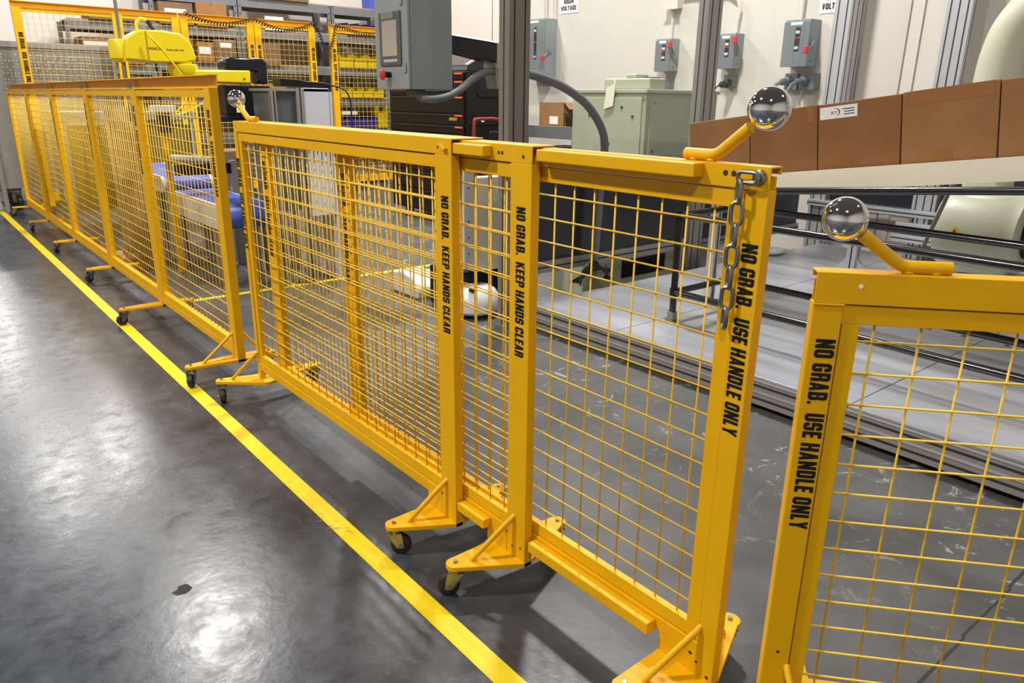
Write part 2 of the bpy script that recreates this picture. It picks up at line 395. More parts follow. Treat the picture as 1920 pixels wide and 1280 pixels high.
# yellow floor lines
tag(MB().box(1.0, 1.07, 0.4, 14, 0, .0015).build('floor_tape', 'tape'), 'long yellow tape line along the aisle floor beside the fence casters', 'floor tape')
tag(MB().box(1.5, 4.6, 5.78, 5.84, 0, .0015).build('floor_tape', 'tape'), 'thin yellow tape line crossing the cell floor behind the mesh gates', 'floor tape')

tp_ = bpy.data.objects['floor_tape']; sf = MB()
for k in range(16):
    x = 1.0 + .055*random.random(); y = 2.16 + .2*random.random(); L = .01 + .03*random.random(); wd = .0015 + .003*random.random(); a = 2.2 + .5*random.random()
    dx, dy = math.cos(a), math.sin(a); sf.prism([(x, y), (min(1.07, x+L*dx), y+L*dy), (x-wd*dy + L*.4*dx, y+wd*dx + L*.4*dy)], 'z', .0015, .0018)
sf.build('scuff_mark', 'alu_dark', tp_, kind='stuff', label='dark scuffed patch worn into the tape')

# ================================================================== yellow mesh gates
def rounded_foot(x0, x1, tip, reach, back_tip, back_reach, depth):
    """outline of a foot plate seen from above (local x, y): tongues to the front and the back"""
    pts = [(x0, depth * .5), (x0, 0)]
    rr = .03
    for k in range(9):
        a = R(200 + k * 17.5); pts.append((tip + rr * math.cos(a), -reach + rr * math.sin(a)))
    pts += [(x1, 0), (x1, depth)]
    for k in range(9):
        a = R(-10 + k * 22); pts.append((back_tip + rr * math.cos(a), back_reach + rr * math.sin(a)))
    pts.append((x0, depth))
    return pts
def caster(parent, x, y, ang, zt=.098):
    """swivel caster: fork (part) > wheel (sub-part)"""
    c, s = math.cos(ang), math.sin(ang)                        # rolling direction
    def W(u, v, z): return (x + u*c - v*s, y + u*s + v*c, z)   # u rolling, v axle
    f = MB(); rw = .037; ux = -.022
    f.cyl((x, y, zt-.012), (x, y, zt), .026, 18); f.cyl((x, y, zt-.004), (x, y, zt+.026), .007, 10)
    for sg in (-1, 1):
        v0, v1 = sg*.018, sg*.021
        pr = [(-.026, zt-.012), (.026, zt-.012), (ux+.012, rw-.008), (ux-.012, rw-.008)]
        f.hexa([W(*(pr[i][0], v0, pr[i][1])) for i in range(4)] + [W(*(pr[i][0], v1, pr[i][1])) for i in range(4)])
    f.cyl(W(ux, -.025, rw), W(ux, .025, rw), .006, 10)
    fo = f.build('caster', 'zinc', parent, label='grey metal caster fork')
    wb = MB(); wb.lathe([(.012, -.013), (.029, -.014), (.035, -.011), (rw, 0), (.035, .011), (.029, .014), (.012, .013)], W(ux, 0, rw), (-s, c, 0), 24)
    wb.build('wheel', 'rubber', fo, smooth=True)
def foot(parent, x0, x1, tip, reach, back_tip, back_reach, depth, px, brace=True, ang=(2.0, .6), zp=.1):
    MB().prism(rounded_foot(x0, x1, tip, reach, back_tip, back_reach, depth), 'z', zp, zp + .016).build('foot_plate', 'yellow', parent, bevel=.002)
    caster(parent, tip, -reach, ang[0]); caster(parent, back_tip, back_reach, ang[1])
    if brace:
        MB().tube([(px, .004, .262), (px, -.008, .255), (px + (tip-px)*.72, -reach*.72, zp+.018)], .0085, 10).build('brace', 'yellow', parent, smooth=True)
        MB().tube([(px, depth-.004, .262), (px, depth+.008, .255), (px + (back_tip-px)*.72, depth + (back_reach-depth)*.72, zp+.018)], .0085, 10).build('brace', 'yellow', parent, smooth=True)
def holes(parent, pts, y=-.0006, m='slot'):
    for (hx, hz, hr) in pts:
        MB().cyl((hx, y, hz), (hx, y + .001, hz), hr, 12).build('hole', m, parent)
KEEP = 'NO GRAB.  KEEP HANDS CLEAR'; USE = 'NO GRAB.  USE HANDLE ONLY'
def gate(name, label, cat, loc, rot, L, zt, zb=.17, depth=.03, top=.05, lp=.085, rp=.085, ls=.0, rs=.0, txl=None, txr=None, txlx=None, txrx=None,
         cs=.0725, rowstep=.0635, wr=.0024, style='cover', group=None, postbot=.1, lpostbot=None, c0=None, railh=.047, txz=None):
    """one fence section; local x runs to the right along the fence, y to the back, z up"""
    t = thing(name, label, cat, loc, rot, group, local=True)
    rl = MB()
    if style == 'cover':
        rl.box(0, L, 0, .004, zt-railh, zt); rl.box(0, L, .004, top, zt-.004, zt); rl.box(0, L, top-.004, top, zt-.016, zt-.004); rl.box(.003, L-.003, depth-.004, depth, zt-railh, zt-.02)
    else:
        rl.box(0, L, 0, depth+.006, zt-.006, zt); rl.box(0, L, depth-.003, depth+.003, zt-.062, zt-.006); rl.box(0, L, 0, depth, zt-.068, zt-.062)
    rl.build('top_rail', 'yellow', t, bevel=.0012)
    zr = zt - (railh if style == 'cover' else .068)
    p1 = MB().box(0, lp, 0, depth, zb if lpostbot is None else lpostbot, zr).build('post', 'yellow', t, bevel=.002)
    p2 = MB().box(L-rp, L, 0, depth, postbot, zr).build('post', 'yellow', t, bevel=.002)
    MB().box(lp, L-rp, 0, depth, zb, zb+.04).build('bottom_rail', 'yellow', t, bevel=.002)
    z0, z1 = zb+.043, zr-.003; a, b = lp, L-rp; sw = .038
    strips = [(a, b, z1-sw, z1), (a, b, z0, z0+sw)]
    if ls: strips.append((a+.003, a+ls, z0+sw, z1-sw))
    if rs: strips.append((b-rs, b-.003, z0+sw, z1-sw))
    for (fa, fb, fc, fd) in strips: MB().box(fa, fb, .005, depth-.004, fc, fd).build('frame_strip', 'yellow', t, bevel=.001)
    xa, xb, za, zc = a+ls, b-rs, z0+sw, z1-sw
    vm = MB().cyl((0, 0, za-.006), (0, 0, zc+.006), wr, 6).mesh('wire'); vm.materials.append(MATS['yellow_wire'])
    hm = MB().cyl((xa-.006, 0, 0), (xb+.006, 0, 0), wr, 6).mesh('wire'); hm.materials.append(MATS['yellow_wire'])
    for me in (vm, hm):
        for p in me.polygons: p.use_smooth = True
    yw = depth * .6
    x = (xb - cs*.6) if c0 is None else c0
    while x > xa + .01:
        if x < xb: inst('wire', vm, t, (x, yw, 0))
        x -= cs
    z = zc - rowstep * .55
    while z > za + .012:
        inst('wire', hm, t, (0, yw - wr*1.6, z)); z -= rowstep
    tz = zt - .168 if txz is None else txz
    if txr: block_text(txr, .43, .038, p2, (txrx, -.0008, tz), (0, 0, -1), (1, 0, 0))
    if txl: block_text(txl, .43, .038, p1, (txlx, -.0008, tz), (0, 0, -1), (1, 0, 0))
    return t
def handle(parent, path, r, ball, br):
    # smooth the bend of the rod
    pts = []; P = [Vector(p) for p in path]
    for i in range(len(P)):
        if 0 < i < len(P) - 1:
            a = P[i] + (P[i-1] - P[i]).normalized() * .018; b = P[i] + (P[i+1] - P[i]).normalized() * .018
            for k in range(6):
                q = k / 5; pts.append(a * (1-q)**2 + P[i] * 2*q*(1-q) + b * q*q)
        else: pts.append(P[i])
    h = MB().tube(pts, r, 16).build('handle', 'yellow', parent, smooth=True)
    for q in (P[0] * .7 + P[1] * .3, P[0] * .15 + P[1] * .85):
        MB().sphere((q.x, q.y, q.z - r*.8), r*.75, 12, 8, (1.3, 1.2, .6)).build('weld_bead', 'yellow', h, smooth=True)
    MB().sphere(ball, br, 40, 24).build('ball_knob', 'chrome', h, smooth=True, label='polished chrome ball knob')

RN = R(-90)
# --- telescoping gate in the middle: three nested sections
ZT = 1.39
A = gate('mesh_gate', 'longest visible yellow mesh gate section, with a small chrome ball handle at its far end', 'gate', (1.27, 3.60, 0), RN, 1.77, ZT, depth=.03, top=.118,
         lp=.034, rp=.087, ls=.036, txl=USE, txr=KEEP, txlx=.0, txrx=1.715, lpostbot=.1, group='sections of the telescoping gate')
foot(A, -.06, .09, -.085, .16, -.03, .32, .03, .02, ang=(2.75, 1.9))
foot(A, 1.60, 1.77, 1.635, .165, 1.66, .27, .03, 1.715, ang=(4.1, .4))
MB().box(1.60, 1.686, 0, .008, .116, .17).build('gusset', 'yellow', A)
handle(A, [(.22, .03, ZT+.013), (.12, .03, ZT+.013), (.03, .03, ZT+.062)], .012, (-.005, .03, ZT+.098), .04)
holes(A, [(1.70, ZT-.028, .004), (.03, ZT-.022, .003), (1.69, .2, .004), (1.70, .24, .003)])
MB().tube([(1.722, -.003, ZT-.018), (1.748, -.006, ZT-.034)], .007, 8).build('weld_bead', 'yellow', A, smooth=True)

B = gate('mesh_gate', 'middle yellow mesh gate section between the front section and the one with the chain', 'gate', (1.305, 3.40, 0), RN, 1.89, ZT-.0055, depth=.03, top=.08,
         lp=.085, rp=.088, ls=.0, txl=KEEP, txr=KEEP, txlx=.02, txrx=1.83, c0=1.765, txz=1.222, group='sections of the telescoping gate')
foot(B, 1.72, 1.89, 1.75, .165, 1.77, .25, .03, 1.835, ang=(.95, .4))
MB().box(1.70, 1.80, 0, .008, .116, .17).build('gusset', 'yellow', B)
g = MB().box(1.5735, 1.72, -.033, -.001, ZT-.042, ZT-.012).build('guide_bar', 'yellow', B, bevel=.003)
g = MB().box(1.5735, 1.72, -.033, -.001, .168, .20).build('guide_bar', 'yellow', B, bevel=.003)
holes(B, [(1.75, ZT-.03, .005), (1.765, ZT-.03, .005), (1.855, ZT-.035, .005), (1.80, .19, .004), (1.83, .15, .004), (1.87, .16, .004)])

Cg = gate('mesh_gate', 'yellow mesh gate section with a hanging steel chain and chrome ball handle', 'gate', (1.34, 2.70, 0), RN, 1.87, ZT-.011, depth=.03, top=.04,
          lp=.085, rp=.052, rs=.042, txl=KEEP, txr=USE, txlx=.02, txrx=1.823, c0=1.735, txz=1.222, group='sections of the telescoping gate')
foot(Cg, 1.70, 1.87, 1.73, .165, 1.75, .25, .03, 1.82, ang=(.95, .4))
MB().box(1.70, 1.82, 0, .008, .116, .17).build('gusset', 'yellow', Cg)
MB().box(1.204, 1.71, -.034, -.001, ZT-.043, ZT-.013).build('guide_bar', 'yellow', Cg, bevel=.003)
MB().box(1.204, 1.685, -.034, -.001, .165, .20).build('guide_bar', 'yellow', Cg, bevel=.003)
handle(Cg, [(1.645, .02, ZT+.002), (1.725, .02, ZT+.002), (1.80, .02, ZT+.062)], .0125, (1.838, .02, ZT+.098), .0425)
holes(Cg, [(1.765, ZT-.03, .006), (1.785, ZT-.03, .006), (1.80, .17, .005), (1.82, .155, .004), (1.855, .13, .005)])
MB().lathe([(.006, 0), (.015, .0), (.015, .003), (.013, .008), (.006, .011)], (1.848, -.001, ZT-.032), (0, -1, 0), 20).build('bolt', 'steel', Cg, smooth=True)

# chain hanging from the bolt: alternating links
ch = thing('chain', 'short grey steel chain hanging from a bolt on the yellow gate post', 'chain', (1.325, .85, ZT - .032))
def link(o, ax, side, lz=.048, wz=.026, r=.0042):
    """stadium link from o along ax, flat in the plane ax/side"""
    O, Aa, Sd = Vector(o), Vector(ax).normalized(), Vector(side).normalized(); pts = []
    hw = wz/2 - r; hl = lz/2 - wz/2
    for k in range(9):
        q = math.pi * k / 8; pts.append(O + Sd*(hw*math.cos(q)) - Aa*(hl + hw*math.sin(q)))
    for k in range(9):
        q = math.pi + math.pi * k / 8; pts.append(O + Sd*(hw*math.cos(q)) - Aa*(-hl + hw*math.sin(q)))
    MB().tube(pts, r, 8, True).build('chain_link', 'steel', ch, smooth=True)
link((1.322, .869, ZT-.033), (0, 1, 0), (0, 0, 1), .056, .03, .0046)
cz = ZT - .033 - .012
for i in range(7):
    side = (.60, .75, 0) if i % 2 == 0 else (-.35, 1, 0)
    link((1.322, .886 + i*.0006, cz - .018), (0, 0, -1), side, .056, .032, .0046)
    cz -= .0445

# --- single gate at the right, swung out towards the cell
Eg = gate('mesh_gate', 'lower yellow mesh gate cut by the right edge, ball handle at its left end', 'gate', (1.35, .71, 0), R(-49), 1.3, 1.19, depth=.035, top=.045,
          zb=.13, lp=.057, rp=.085, ls=.036, txl=USE, txlx=.014, cs=.0865, rowstep=.068, wr=.0026, lpostbot=.1, c0=.125 + .0865*12, railh=.062, txz=1.055)
foot(Eg, -.02, .15, .11, .165, .12, .22, .035, .055, ang=(1.0, 2.2))
handle(Eg, [(.245, .022, 1.203), (.155, .022, 1.203), (.075, .022, 1.262)], .0125, (.04, .022, 1.29), .0425)
holes(Eg, [(.082, 1.165, .0045)], m='paper'); holes(Eg, [(.03, .30, .004)])  # first one is a pale disc, painted as bright background showing through
MB().tube([(.0, -.001, 1.126), (.057, -.001, 1.126)], .0022, 6).build('weld_bead', 'yellow', Eg)

# --- long fence at the left: five linked sections running away from the camera
ys = [3.93, 5.38, 6.88, 8.41, 9.97, 11.5]
ordn = ['nearest section of the taller yellow mesh fence, beside the small ball handle', 'second section from the near end of the taller yellow mesh fence',
        'third section from the near end of the taller yellow mesh fence', 'fourth section from the near end of the taller yellow mesh fence', 'farthest section of the taller yellow mesh fence, by the grey cart']
for i in range(5):
    L = ys[i+1] - ys[i] - .004
    g = gate('mesh_fence', ordn[i], 'fence', (1.285, ys[i+1], 0), RN, L, 1.60, depth=.045, style='open', lp=.04, rp=.085, txr=KEEP, txrx=L-.062, zb=.13, cs=.062, rowstep=.066,
             wr=.0022, postbot=.1, group='sections of the taller fence')
    rch = .235 if i < 2 else .15
    foot(g, L-.11, L, L-.06, rch, L-.06, .2, .045, L-.045, brace=(i == 0), ang=(2.6 if i == 0 else 1.5 + .3*i, 2.4))
    MB().box(L-.1, L-.004, -.006, 0, 1.542, 1.575).build('joint_bracket', 'steel', g) if i else None
    if i == 4: foot(g, 0, .1, .05, .15, .05, .2, .045, .03, brace=False, ang=(1.2, 2.2))

# --- rear fence across the back of the cell
def rear(x0, x1, lab, txl=None, txr=None, lpw=.1):
    L = x1 - x0; t = thing('mesh_fence', lab, 'fence', (x0, 11.5, 0), 0, 'sections of the rear fence', local=True); zt = 2.58
    MB().box(0, L, 0, .06, zt-.006, zt).box(0, L, .05, .06, zt-.07, zt-.006).box(0, L, 0, .06, zt-.076, zt-.07).build('top_rail', 'yellow', t)
    p1 = MB().box(0, lpw, 0, .06, .12, zt-.076).build('post', 'yellow', t); p2 = MB().box(L-lpw, L, 0, .06, .12, zt-.076).build('post', 'yellow', t)
    MB().box(lpw, L-lpw, 0, .05, .15, .22).build('bottom_rail', 'yellow', t)
    for (fc, fd) in ((zt-.12, zt-.08), (.225, .27)): MB().box(lpw, L-lpw, .01, .04, fc, fd).build('frame_strip', 'yellow', t)
    w = MB(); x = lpw + .05
    while x < L - lpw: w.cyl((x, .03, .24), (x, .03, zt-.1), .0024, 4); x += .075
    z = .3
    while z < zt - .12: w.cyl((lpw, .025, z), (L-lpw, .025, z), .0024, 4); z += .075
    w.build('wire_mesh', 'yellow_wire', t, kind='stuff', label='fine yellow welded wire mesh')
    if txl: block_text(txl, .62, .05, p1, (.03, -.002, 2.22), (0, 0, -1), (1, 0, 0))
    if txr: block_text(txr, .62, .05, p2, (L-.07, -.002, 2.22), (0, 0, -1), (1, 0, 0))
    for fx in (.05, L-.05):
        MB().prism(rounded_foot(fx-.05, fx+.05, fx, .2, fx, .28, .06), 'z', .1, .12).build('foot_plate', 'yellow', t)
        caster(t, fx, -.2, 1.2); caster(t, fx, .28, 1.2)
    return t
rear(1.5, 3.46, 'leftmost section of the tall rear mesh fence, beside the perforated steel panel', USE, None)
rear(3.47, 4.50, 'rear mesh fence section just right of the yellow robot arm', None, KEEP)
rear(4.51, 5.46, 'rear mesh fence section with the sagging coiled cable on top', KEEP, KEEP)
rear(5.72, 7.2, 'rightmost section of the tall rear mesh fence, behind the grey control box', KEEP, None)
t = thing('fence_post', 'lone yellow post in the middle of the leftmost rear fence section', 'post', (2.66, 11.44, 0))
MB().box(2.60, 2.72, 11.42, 11.46, .0, 2.5).build('post_tube', 'yellow', t)
block_text(USE, .62, .05, t, (2.63, 11.418, 2.2), (0, 0, -1), (1, 0, 0))
# black coiled cable along the rear fence
def coil(path, rc, pitch, r):
    P = [Vector(p) for p in path]; pts = []
    n = 14; Ltot = 0
    cum = [0]
    for i in range(1, len(P)): cum.append(cum[-1] + (P[i]-P[i-1]).length)
    N = int(cum[-1] / pitch * 8)
    for k in range(N + 1):
        d = cum[-1] * k / N; i = 1
        while i < len(P) - 1 and cum[i] < d: i += 1
        q = (d - cum[i-1]) / (cum[i] - cum[i-1]); p = P[i-1].lerp(P[i], q); tdir = (P[i]-P[i-1]).normalized()
        a = Vector((0, 1, 0)); b = tdir.cross(a); ph = 2 * math.pi * k / 8
        pts.append(p + (a * math.cos(ph) + b * math.sin(ph)) * rc)
    return MB().tube(pts, r, 5)
def sag(x0, z0, x1, z1, s, n=10): return [(x0 + (x1-x0)*k/n, 11.38, z0 + (z1-z0)*k/n - s*4*(k/n)*(1-k/n)) for k in range(n+1)]
pth = sag(3.5, 2.57, 4.46, 2.56, .1) + sag(4.5, 2.56, 5.40, 2.57, .13)[1:] + sag(5.45, 2.55, 5.76, 2.55, .36)[1:] + sag(5.8, 2.55, 6.7, 2.5, .06)[1:]
co = coil(pth, .022, .042, .008).build('coiled_cable', 'cable', smooth=True); tag(co, 'black coiled cable draped along the top of the rear fence', 'cable')

# ================================================================== aluminium robot cell
def extrusion(name, parent, x0, x1, y0, y1, z0, z1, axis='z', m='alu', slot='slot'):
    """T-slot profile: body with dark slots let into its long faces"""
    b = MB().box(x0, x1, y0, y1, z0, z1); o = b.build(name, m, parent, bevel=.002)
    s = MB(); e = .0006; w = .006
    def strips(a0, a1):
        n = max(1, int(round((a1 - a0) / .075))); return [a0 + (a1-a0) * (k + .5) / n for k in range(n)]
    if axis == 'z':
        for x in strips(x0, x1): s.box(x-w, x+w, y0-e, y0+.002, z0, z1)
        for y in strips(y0, y1): s.box(x0-e, x0+.002, y-w, y+w, z0, z1)
    elif axis == 'x':
        for z in strips(z0, z1): s.box(x0, x1, y0-e, y0+.002, z-w, z+w)
    else:
        for z in strips(z0, z1): s.box(x0-e, x0+.002, y0, y1, z-w, z+w)
        for x in strips(x0, x1): s.box(x-w, x+w, y0, y1, z1-.002, z1+e)
    s.build('slot', slot, o, kind='stuff')
    return o
def column(lab, x0, x1, y0, y1, z0=0.0, m='alu'):
    t = thing('aluminium_column', lab, 'column', ((x0+x1)/2, (y0+y1)/2, z0), group='upright profiles of the robot cell')
    extrusion('profile', t, x0, x1, y0, y1, z0, 4.2, 'z', m)
    MB().box(x0-.02, x1+.02, y0-.02, y1+.02, z0, z0+.012).build('base_plate', 'alu_dark', t)
column('thick grey aluminium column left of the pale green cabinet', 3.08, 3.25, 3.80, 3.90, m='alu_dark')
column('aluminium column in front of the pale green cabinet', 5.24, 5.42, 3.96, 4.06)
column('aluminium column beside the rightmost grey disconnect box', 7.0, 7.25, 3.72, 3.88, m='alu_light')
column('rightmost aluminium column, beside the pale robot arm', 7.05, 7.16, 2.72, 2.92, m='alu_light')
# lower rails and panels of the end wall (along x, y about 4)
def rail(lab, x0, x1, z0, z1):
    t = thing('lower_rail', lab, 'rail', ((x0+x1)/2, 4.0, z0)); extrusion('profile', t, x0, x1, 3.97, 4.04, z0, z1, 'x'); return t
rail('pale aluminium rail under the dark panels behind the chained gate', 3.21, 5.22, .29, .37)
rail('pale aluminium rail under the dark panel right of the second column', 5.45, 7.02, .27, .34)
def dark_panel(lab, x0, x1, y0, y1, z0, z1): return tag(MB().box(x0, x1, y0, y1, z0, z1).build('dark_panel', 'dark_vinyl'), lab, 'panel')
dark_panel('large dark grey plastic panel behind the chained gate', 3.21, 4.42, 4.0, 4.012, .37, .99)
dark_panel('dark grey panel just left of the second aluminium column', 4.43, 5.22, 4.0, 4.012, .37, .99)
dark_panel('dark panel between the second and third aluminium columns', 5.45, 7.02, 4.0, 4.012, .34, .99)
dark_panel('dark panel along the wall between the third and fourth columns', 7.09, 7.1, 2.94, 3.88, .60, 1.05)
dark_panel('dark panel along the wall behind the pale robot base', 7.09, 7.1, 1.0, 2.70, .60, 1.05)
tag(MB().box(3.21, 5.22, 4.0, 4.006, 1.0, 2.9).build('clear_panel', 'clear_pane'), 'clear plastic panel in front of the pale green cabinet', 'panel')
tag(MB().box(5.45, 7.02, 4.0, 4.006, 1.0, 2.9).build('clear_panel', 'clear_pane'), 'clear plastic panel in front of the middle grey disconnect box', 'panel')
# beams along the wall behind the conveyor
bt = thing('beam_frame', 'silver aluminium beam frame low along the wall under the conveyor', 'frame', (7.0, 2.4, .18))
extrusion('beam', bt, 6.93, 7.03, .8, 3.86, .545, .60, 'y', 'alu_light')
extrusion('beam', bt, 6.85, 6.93, .8, 2.95, .43, .50, 'y', 'alu_light')
extrusion('beam', bt, 6.80, 6.88, .8, 2.95, .34, .40, 'y', 'alu_light')
extrusion('leg', bt, 6.95, 7.02, 2.72, 2.84, .18, .545, 'z', 'alu_light')
st = thing('extrusion_stand', 'short aluminium stand with corner brackets on the deck plates', 'stand', (5.97, 2.86, .18))
extrusion('upright', st, 5.93, 6.01, 2.82, 2.90, .18, .62, 'z', 'alu_light')
for sg in (-1, 1):
    MB().prism([(2.86 + sg*.04, .18), (2.86 + sg*.13, .18), (2.86 + sg*.13, .2), (2.86 + sg*.04, .30)], 'x', 5.95, 5.99).build('corner_bracket', 'alu_light', st)

# ------------------------------------------------------------------ platform
pf = thing('platform', 'low aluminium platform with deck plates inside the robot cell', 'platform', (5.1, 1.4, 0))
extrusion('front_beam', pf, 3.2, 3.26, -1.5, 3.76, .03, .165, 'y', 'alu')
MB().box(3.262, 6.98, -1.5, 3.76, .06, .16).build('underframe', 'alu_dark', pf)
MB().box(3.194, 3.2, -1.5, 3.76, .095, .102).box(3.194, 3.2, -1.5, 3.76, .155, .162).build('edge_strip', 'alu_light', pf)
for (y0, y1) in ((-1.5, -.02), (0.0, 1.447), (1.453, 2.90), (2.906, 3.70)):
    for (x0, x1) in ((3.2, 4.7), (4.705, 6.2), (6.205, 6.98)):
        MB().box(x0, x1, y0, y1, .167, .18).build('deck_plate', 'deck_plate', pf, bevel=.001)
for i, y in enumerate((1.75, 1.55, 1.32, 1.1, .9)):
    MB().lathe([(.016, 0), (.016, .006), (.009, .011)], (4.78, y, .18), (0, 0, 1), 10).build('bolt', 'steel', pf)

# ------------------------------------------------------------------ black pipe guard rail
gr = thing('guard_rail', 'black tubular guard rail standing on the aluminium platform', 'guard rail', (3.65, 2.84, .18))
rr = .021
MB().cyl((3.65, 2.84, .24), (3.65, 2.84, .87), rr, 14).build('post', 'rail_black', gr, smooth=True)
MB().lathe([(.045, 0), (.045, .006), (.03, .008), (.03, .06), (.024, .062)], (3.65, 2.84, .18), (0, 0, 1), 18).build('base_flange', 'zinc', gr, smooth=True)
MB().lathe([(.027, 0), (.027, .05)], (3.65, 2.84, .82), (0, 0, 1), 14).build('fitting', 'black', gr)
MB().lathe([(.027, 0), (.027, .05)], (3.65, 2.84, .34), (0, 0, 1), 14).build('fitting', 'black', gr)
for z in (.845, .365): MB().cyl((3.65, 2.84, z), (3.65, -.9, z), rr, 14).build('rail', 'rail_black', gr, smooth=True)
for z in (.845, .365): MB().cyl((3.65, 2.84, z), (4.23, 2.84, z), rr, 14).build('rail', 'rail_black', gr, smooth=True)
for z in (.845, .365): MB().cyl((4.23, 2.84, z), (4.23, -.9, z), rr, 14).build('rail', 'rail_black', gr, smooth=True)
for (px, py) in ((4.23, 2.84), (3.65, -.9), (4.23, -.9)): MB().cyl((px, py, .18), (px, py, .87), rr, 14).build('post', 'rail_black', gr, smooth=True)
tag(MB().cyl((4.10, 3.0, .945), (4.10, -.6, 1.292), rr, 14).build('sloping_bar', 'rail_black', smooth=True), 'black tubular bar running along the foot of the cream conveyor panel', 'bar')

# ------------------------------------------------------------------ inclined conveyor with cartons
D = (.990, -.139); N = (.139, .990)
def inc(y, z, a, b): return (y + a*D[0] + b*N[0], z + a*D[1] + b*N[1])
P0 = (3.05, 1.02)                               # top edge of the side panel at its low end (y, z)
cv = thing('conveyor', 'inclined conveyor with cream side panel carrying the cardboard boxes', 'conveyor', (4.45, 1.9, .18))
def quad(a0, a1, b0, b1): return [inc(*P0, a0, b0), inc(*P0, a1, b0), inc(*P0, a1, b1), inc(*P0, a0, b1)]
MB().prism(quad(-2.9, .12, -.115, 0), 'x', 4.14, 4.17).build('side_panel', 'cream_panel', cv)
MB().prism(quad(-2.9, .12, -.115, 0), 'x', 4.78, 4.81).build('side_panel', 'cream_panel', cv)
MB().prism(quad(-2.9, .1, -.05, -.03), 'x', 4.17, 4.78).build('belt', 'rubber', cv)
for (yy, zt) in ((2.98, .97), (.45, 1.3)):
    for xx in (4.19, 4.71): extrusion('leg', cv, xx, xx+.05, yy-.03, yy+.03, .18, zt-.12, 'z', 'alu_light')
tops = [(3.21, 1.38), (2.31, 1.51), (1.40, 1.64)]
edges = [0.06, .525, .975, 1.445, 1.905, 2.36]       # distance up the slope
bm_ = ['card', 'card_dark', 'card_dark', 'card', 'card']
blab = ['cardboard box at the low left end of the conveyor row', 'brown cardboard box behind the near chrome ball knob', 'brown cardboard box with a white shipping label on the conveyor',
        'tan cardboard box with loose clear tape on the conveyor', 'cardboard box at the right edge of the conveyor row']
bx = []
for i in range(5):
    a0, a1 = -edges[i+1] + .222, -edges[i] + .222 - .006
    h = .365 + (.004 if i % 2 else 0)
    q = quad(a0, a1, -.028, h)
    t = thing('cardboard_box', blab[i], 'box', (4.45, q[0][0], q[0][1]), group='boxes on the inclined conveyor')
    MB().prism(q, 'x', 4.2, 4.72).build('carton', bm_[i], t, bevel=.004)
    am = (a0 + a1) / 2
    MB().prism(quad(a0, a1, h, h+.001), 'x', 4.43, 4.49).build('packing_tape', 'packing_tape', t)
    bx.append((t, a0, a1, h))
def on_box(t, a0, a1, b0, b1, m, name, e=.0012): return MB().prism(quad(a0, a1, b0, b1), 'x', 4.2-e, 4.2).build(name, m, t)
t, a0, a1, h = bx[2]
lb = on_box(t, a0+.235, a1-.012, h-.085, h-.018, 'paper', 'shipping_label')
def box_letter(s, length, hgt, par, a, b, m): 
    y, z = inc(*P0, a, b); return letter(s, length, hgt, par, (4.2-.002, y, z), (0, -D[0], -D[1]), (0, N[0], N[1]), m)
# round swoosh logo and address lines on the label
arc = MB(); pts = []
ca, cb = a1 - .10, h - .051
for k in range(15):
    q = R(-75 + k * 13); r1 = .024 - .0 ; pts.append((ca - .030*math.cos(q), cb + .022*math.sin(q)))
for k in range(14, -1, -1):
    q = R(-75 + k * 13); wdt = .006 * math.sin(math.pi * k / 14); pts.append((ca - (.030 - wdt)*math.cos(q), cb + (.022 - wdt*.5)*math.sin(q)))
MB().prism([inc(*P0, p[0], p[1]) for p in pts], 'x', 4.197, 4.198).build('logo_arc', 'black_print', lb)
box_letter('BT', .036, .016, lb, ca + .022, cb - .010, 'gold')
for k in range(3):
    MB().prism(quad(a0+.25, a0+.31 + .012*(k == 0), h-.04-.014*k, h-.036-.014*k), 'x', 4.197, 4.198).build('address_line', 'black_print', lb)
t, a0, a1, h = bx[3]
on_box(t, a0+.02, a1-.02, h-.07, h, 'packing_tape', 'tape_flap'); on_box(t, a0+.20, a0+.29, 0, .06, 'packing_tape', 'tape_patch')
t, a0, a1, h = bx[1]
on_box(t, a0+.02, a0+.06, h-.09, h, 'packing_tape', 'tape_flap')

# ------------------------------------------------------------------ pale robot behind the conveyor
rb = thing('industrial_robot', 'pale cream industrial robot on the platform behind the conveyor', 'robot', (5.75, 1.75, .18))
MB().lathe([(.36, 0), (.36, .04), (.30, .05), (.28, .16), (.26, .2)], (5.75, 1.75, .18), (0, 0, 1), 36).build('base', 'robot_cream', rb, smooth=True)
MB().lathe([(.20, 0), (.25, .02), (.265, .06), (.27, .12), (.262, .2), (.262, .42), (.25, .44), (.25, .50), (.20, .52)], (5.6, 2.08, .70), (0, -1, 0), 40).build('shoulder_housing', 'robot_cream', rb, smooth=True)
MB().lathe([(.17, 0), (.17, .10), (.14, .13)], (5.6, 1.56, .72), (0, -1, 0), 28).build('motor', 'black', rb, smooth=True)
MB().prism([(2.0, .42), (1.62, .42), (1.58, .72), (1.66, .95), (1.98, .95), (2.06, .7)], 'x', 5.45, 6.0).build('turret', 'robot_cream', rb, bevel=.05, smooth=True)
MB().prism([(2.0, .62), (1.74, .62), (1.80, 1.3), (1.84, 1.6), (2.04, 1.6), (2.06, 1.3)], 'x', 5.60, 5.84).build('lower_arm', 'robot_cream', rb, bevel=.04, smooth=True)
MB().tube(spline([(5.72, 1.96, 1.3), (5.72, 1.965, 1.6), (5.72, 1.955, 1.8), (5.72, 1.91, 1.97), (5.72, 1.80, 2.10), (5.72, 1.64, 2.16), (5.72, 1.4, 2.17), (5.72, 1.1, 2.12)], 5), .145, 28).build('elbow', 'robot_cream', rb, smooth=True)
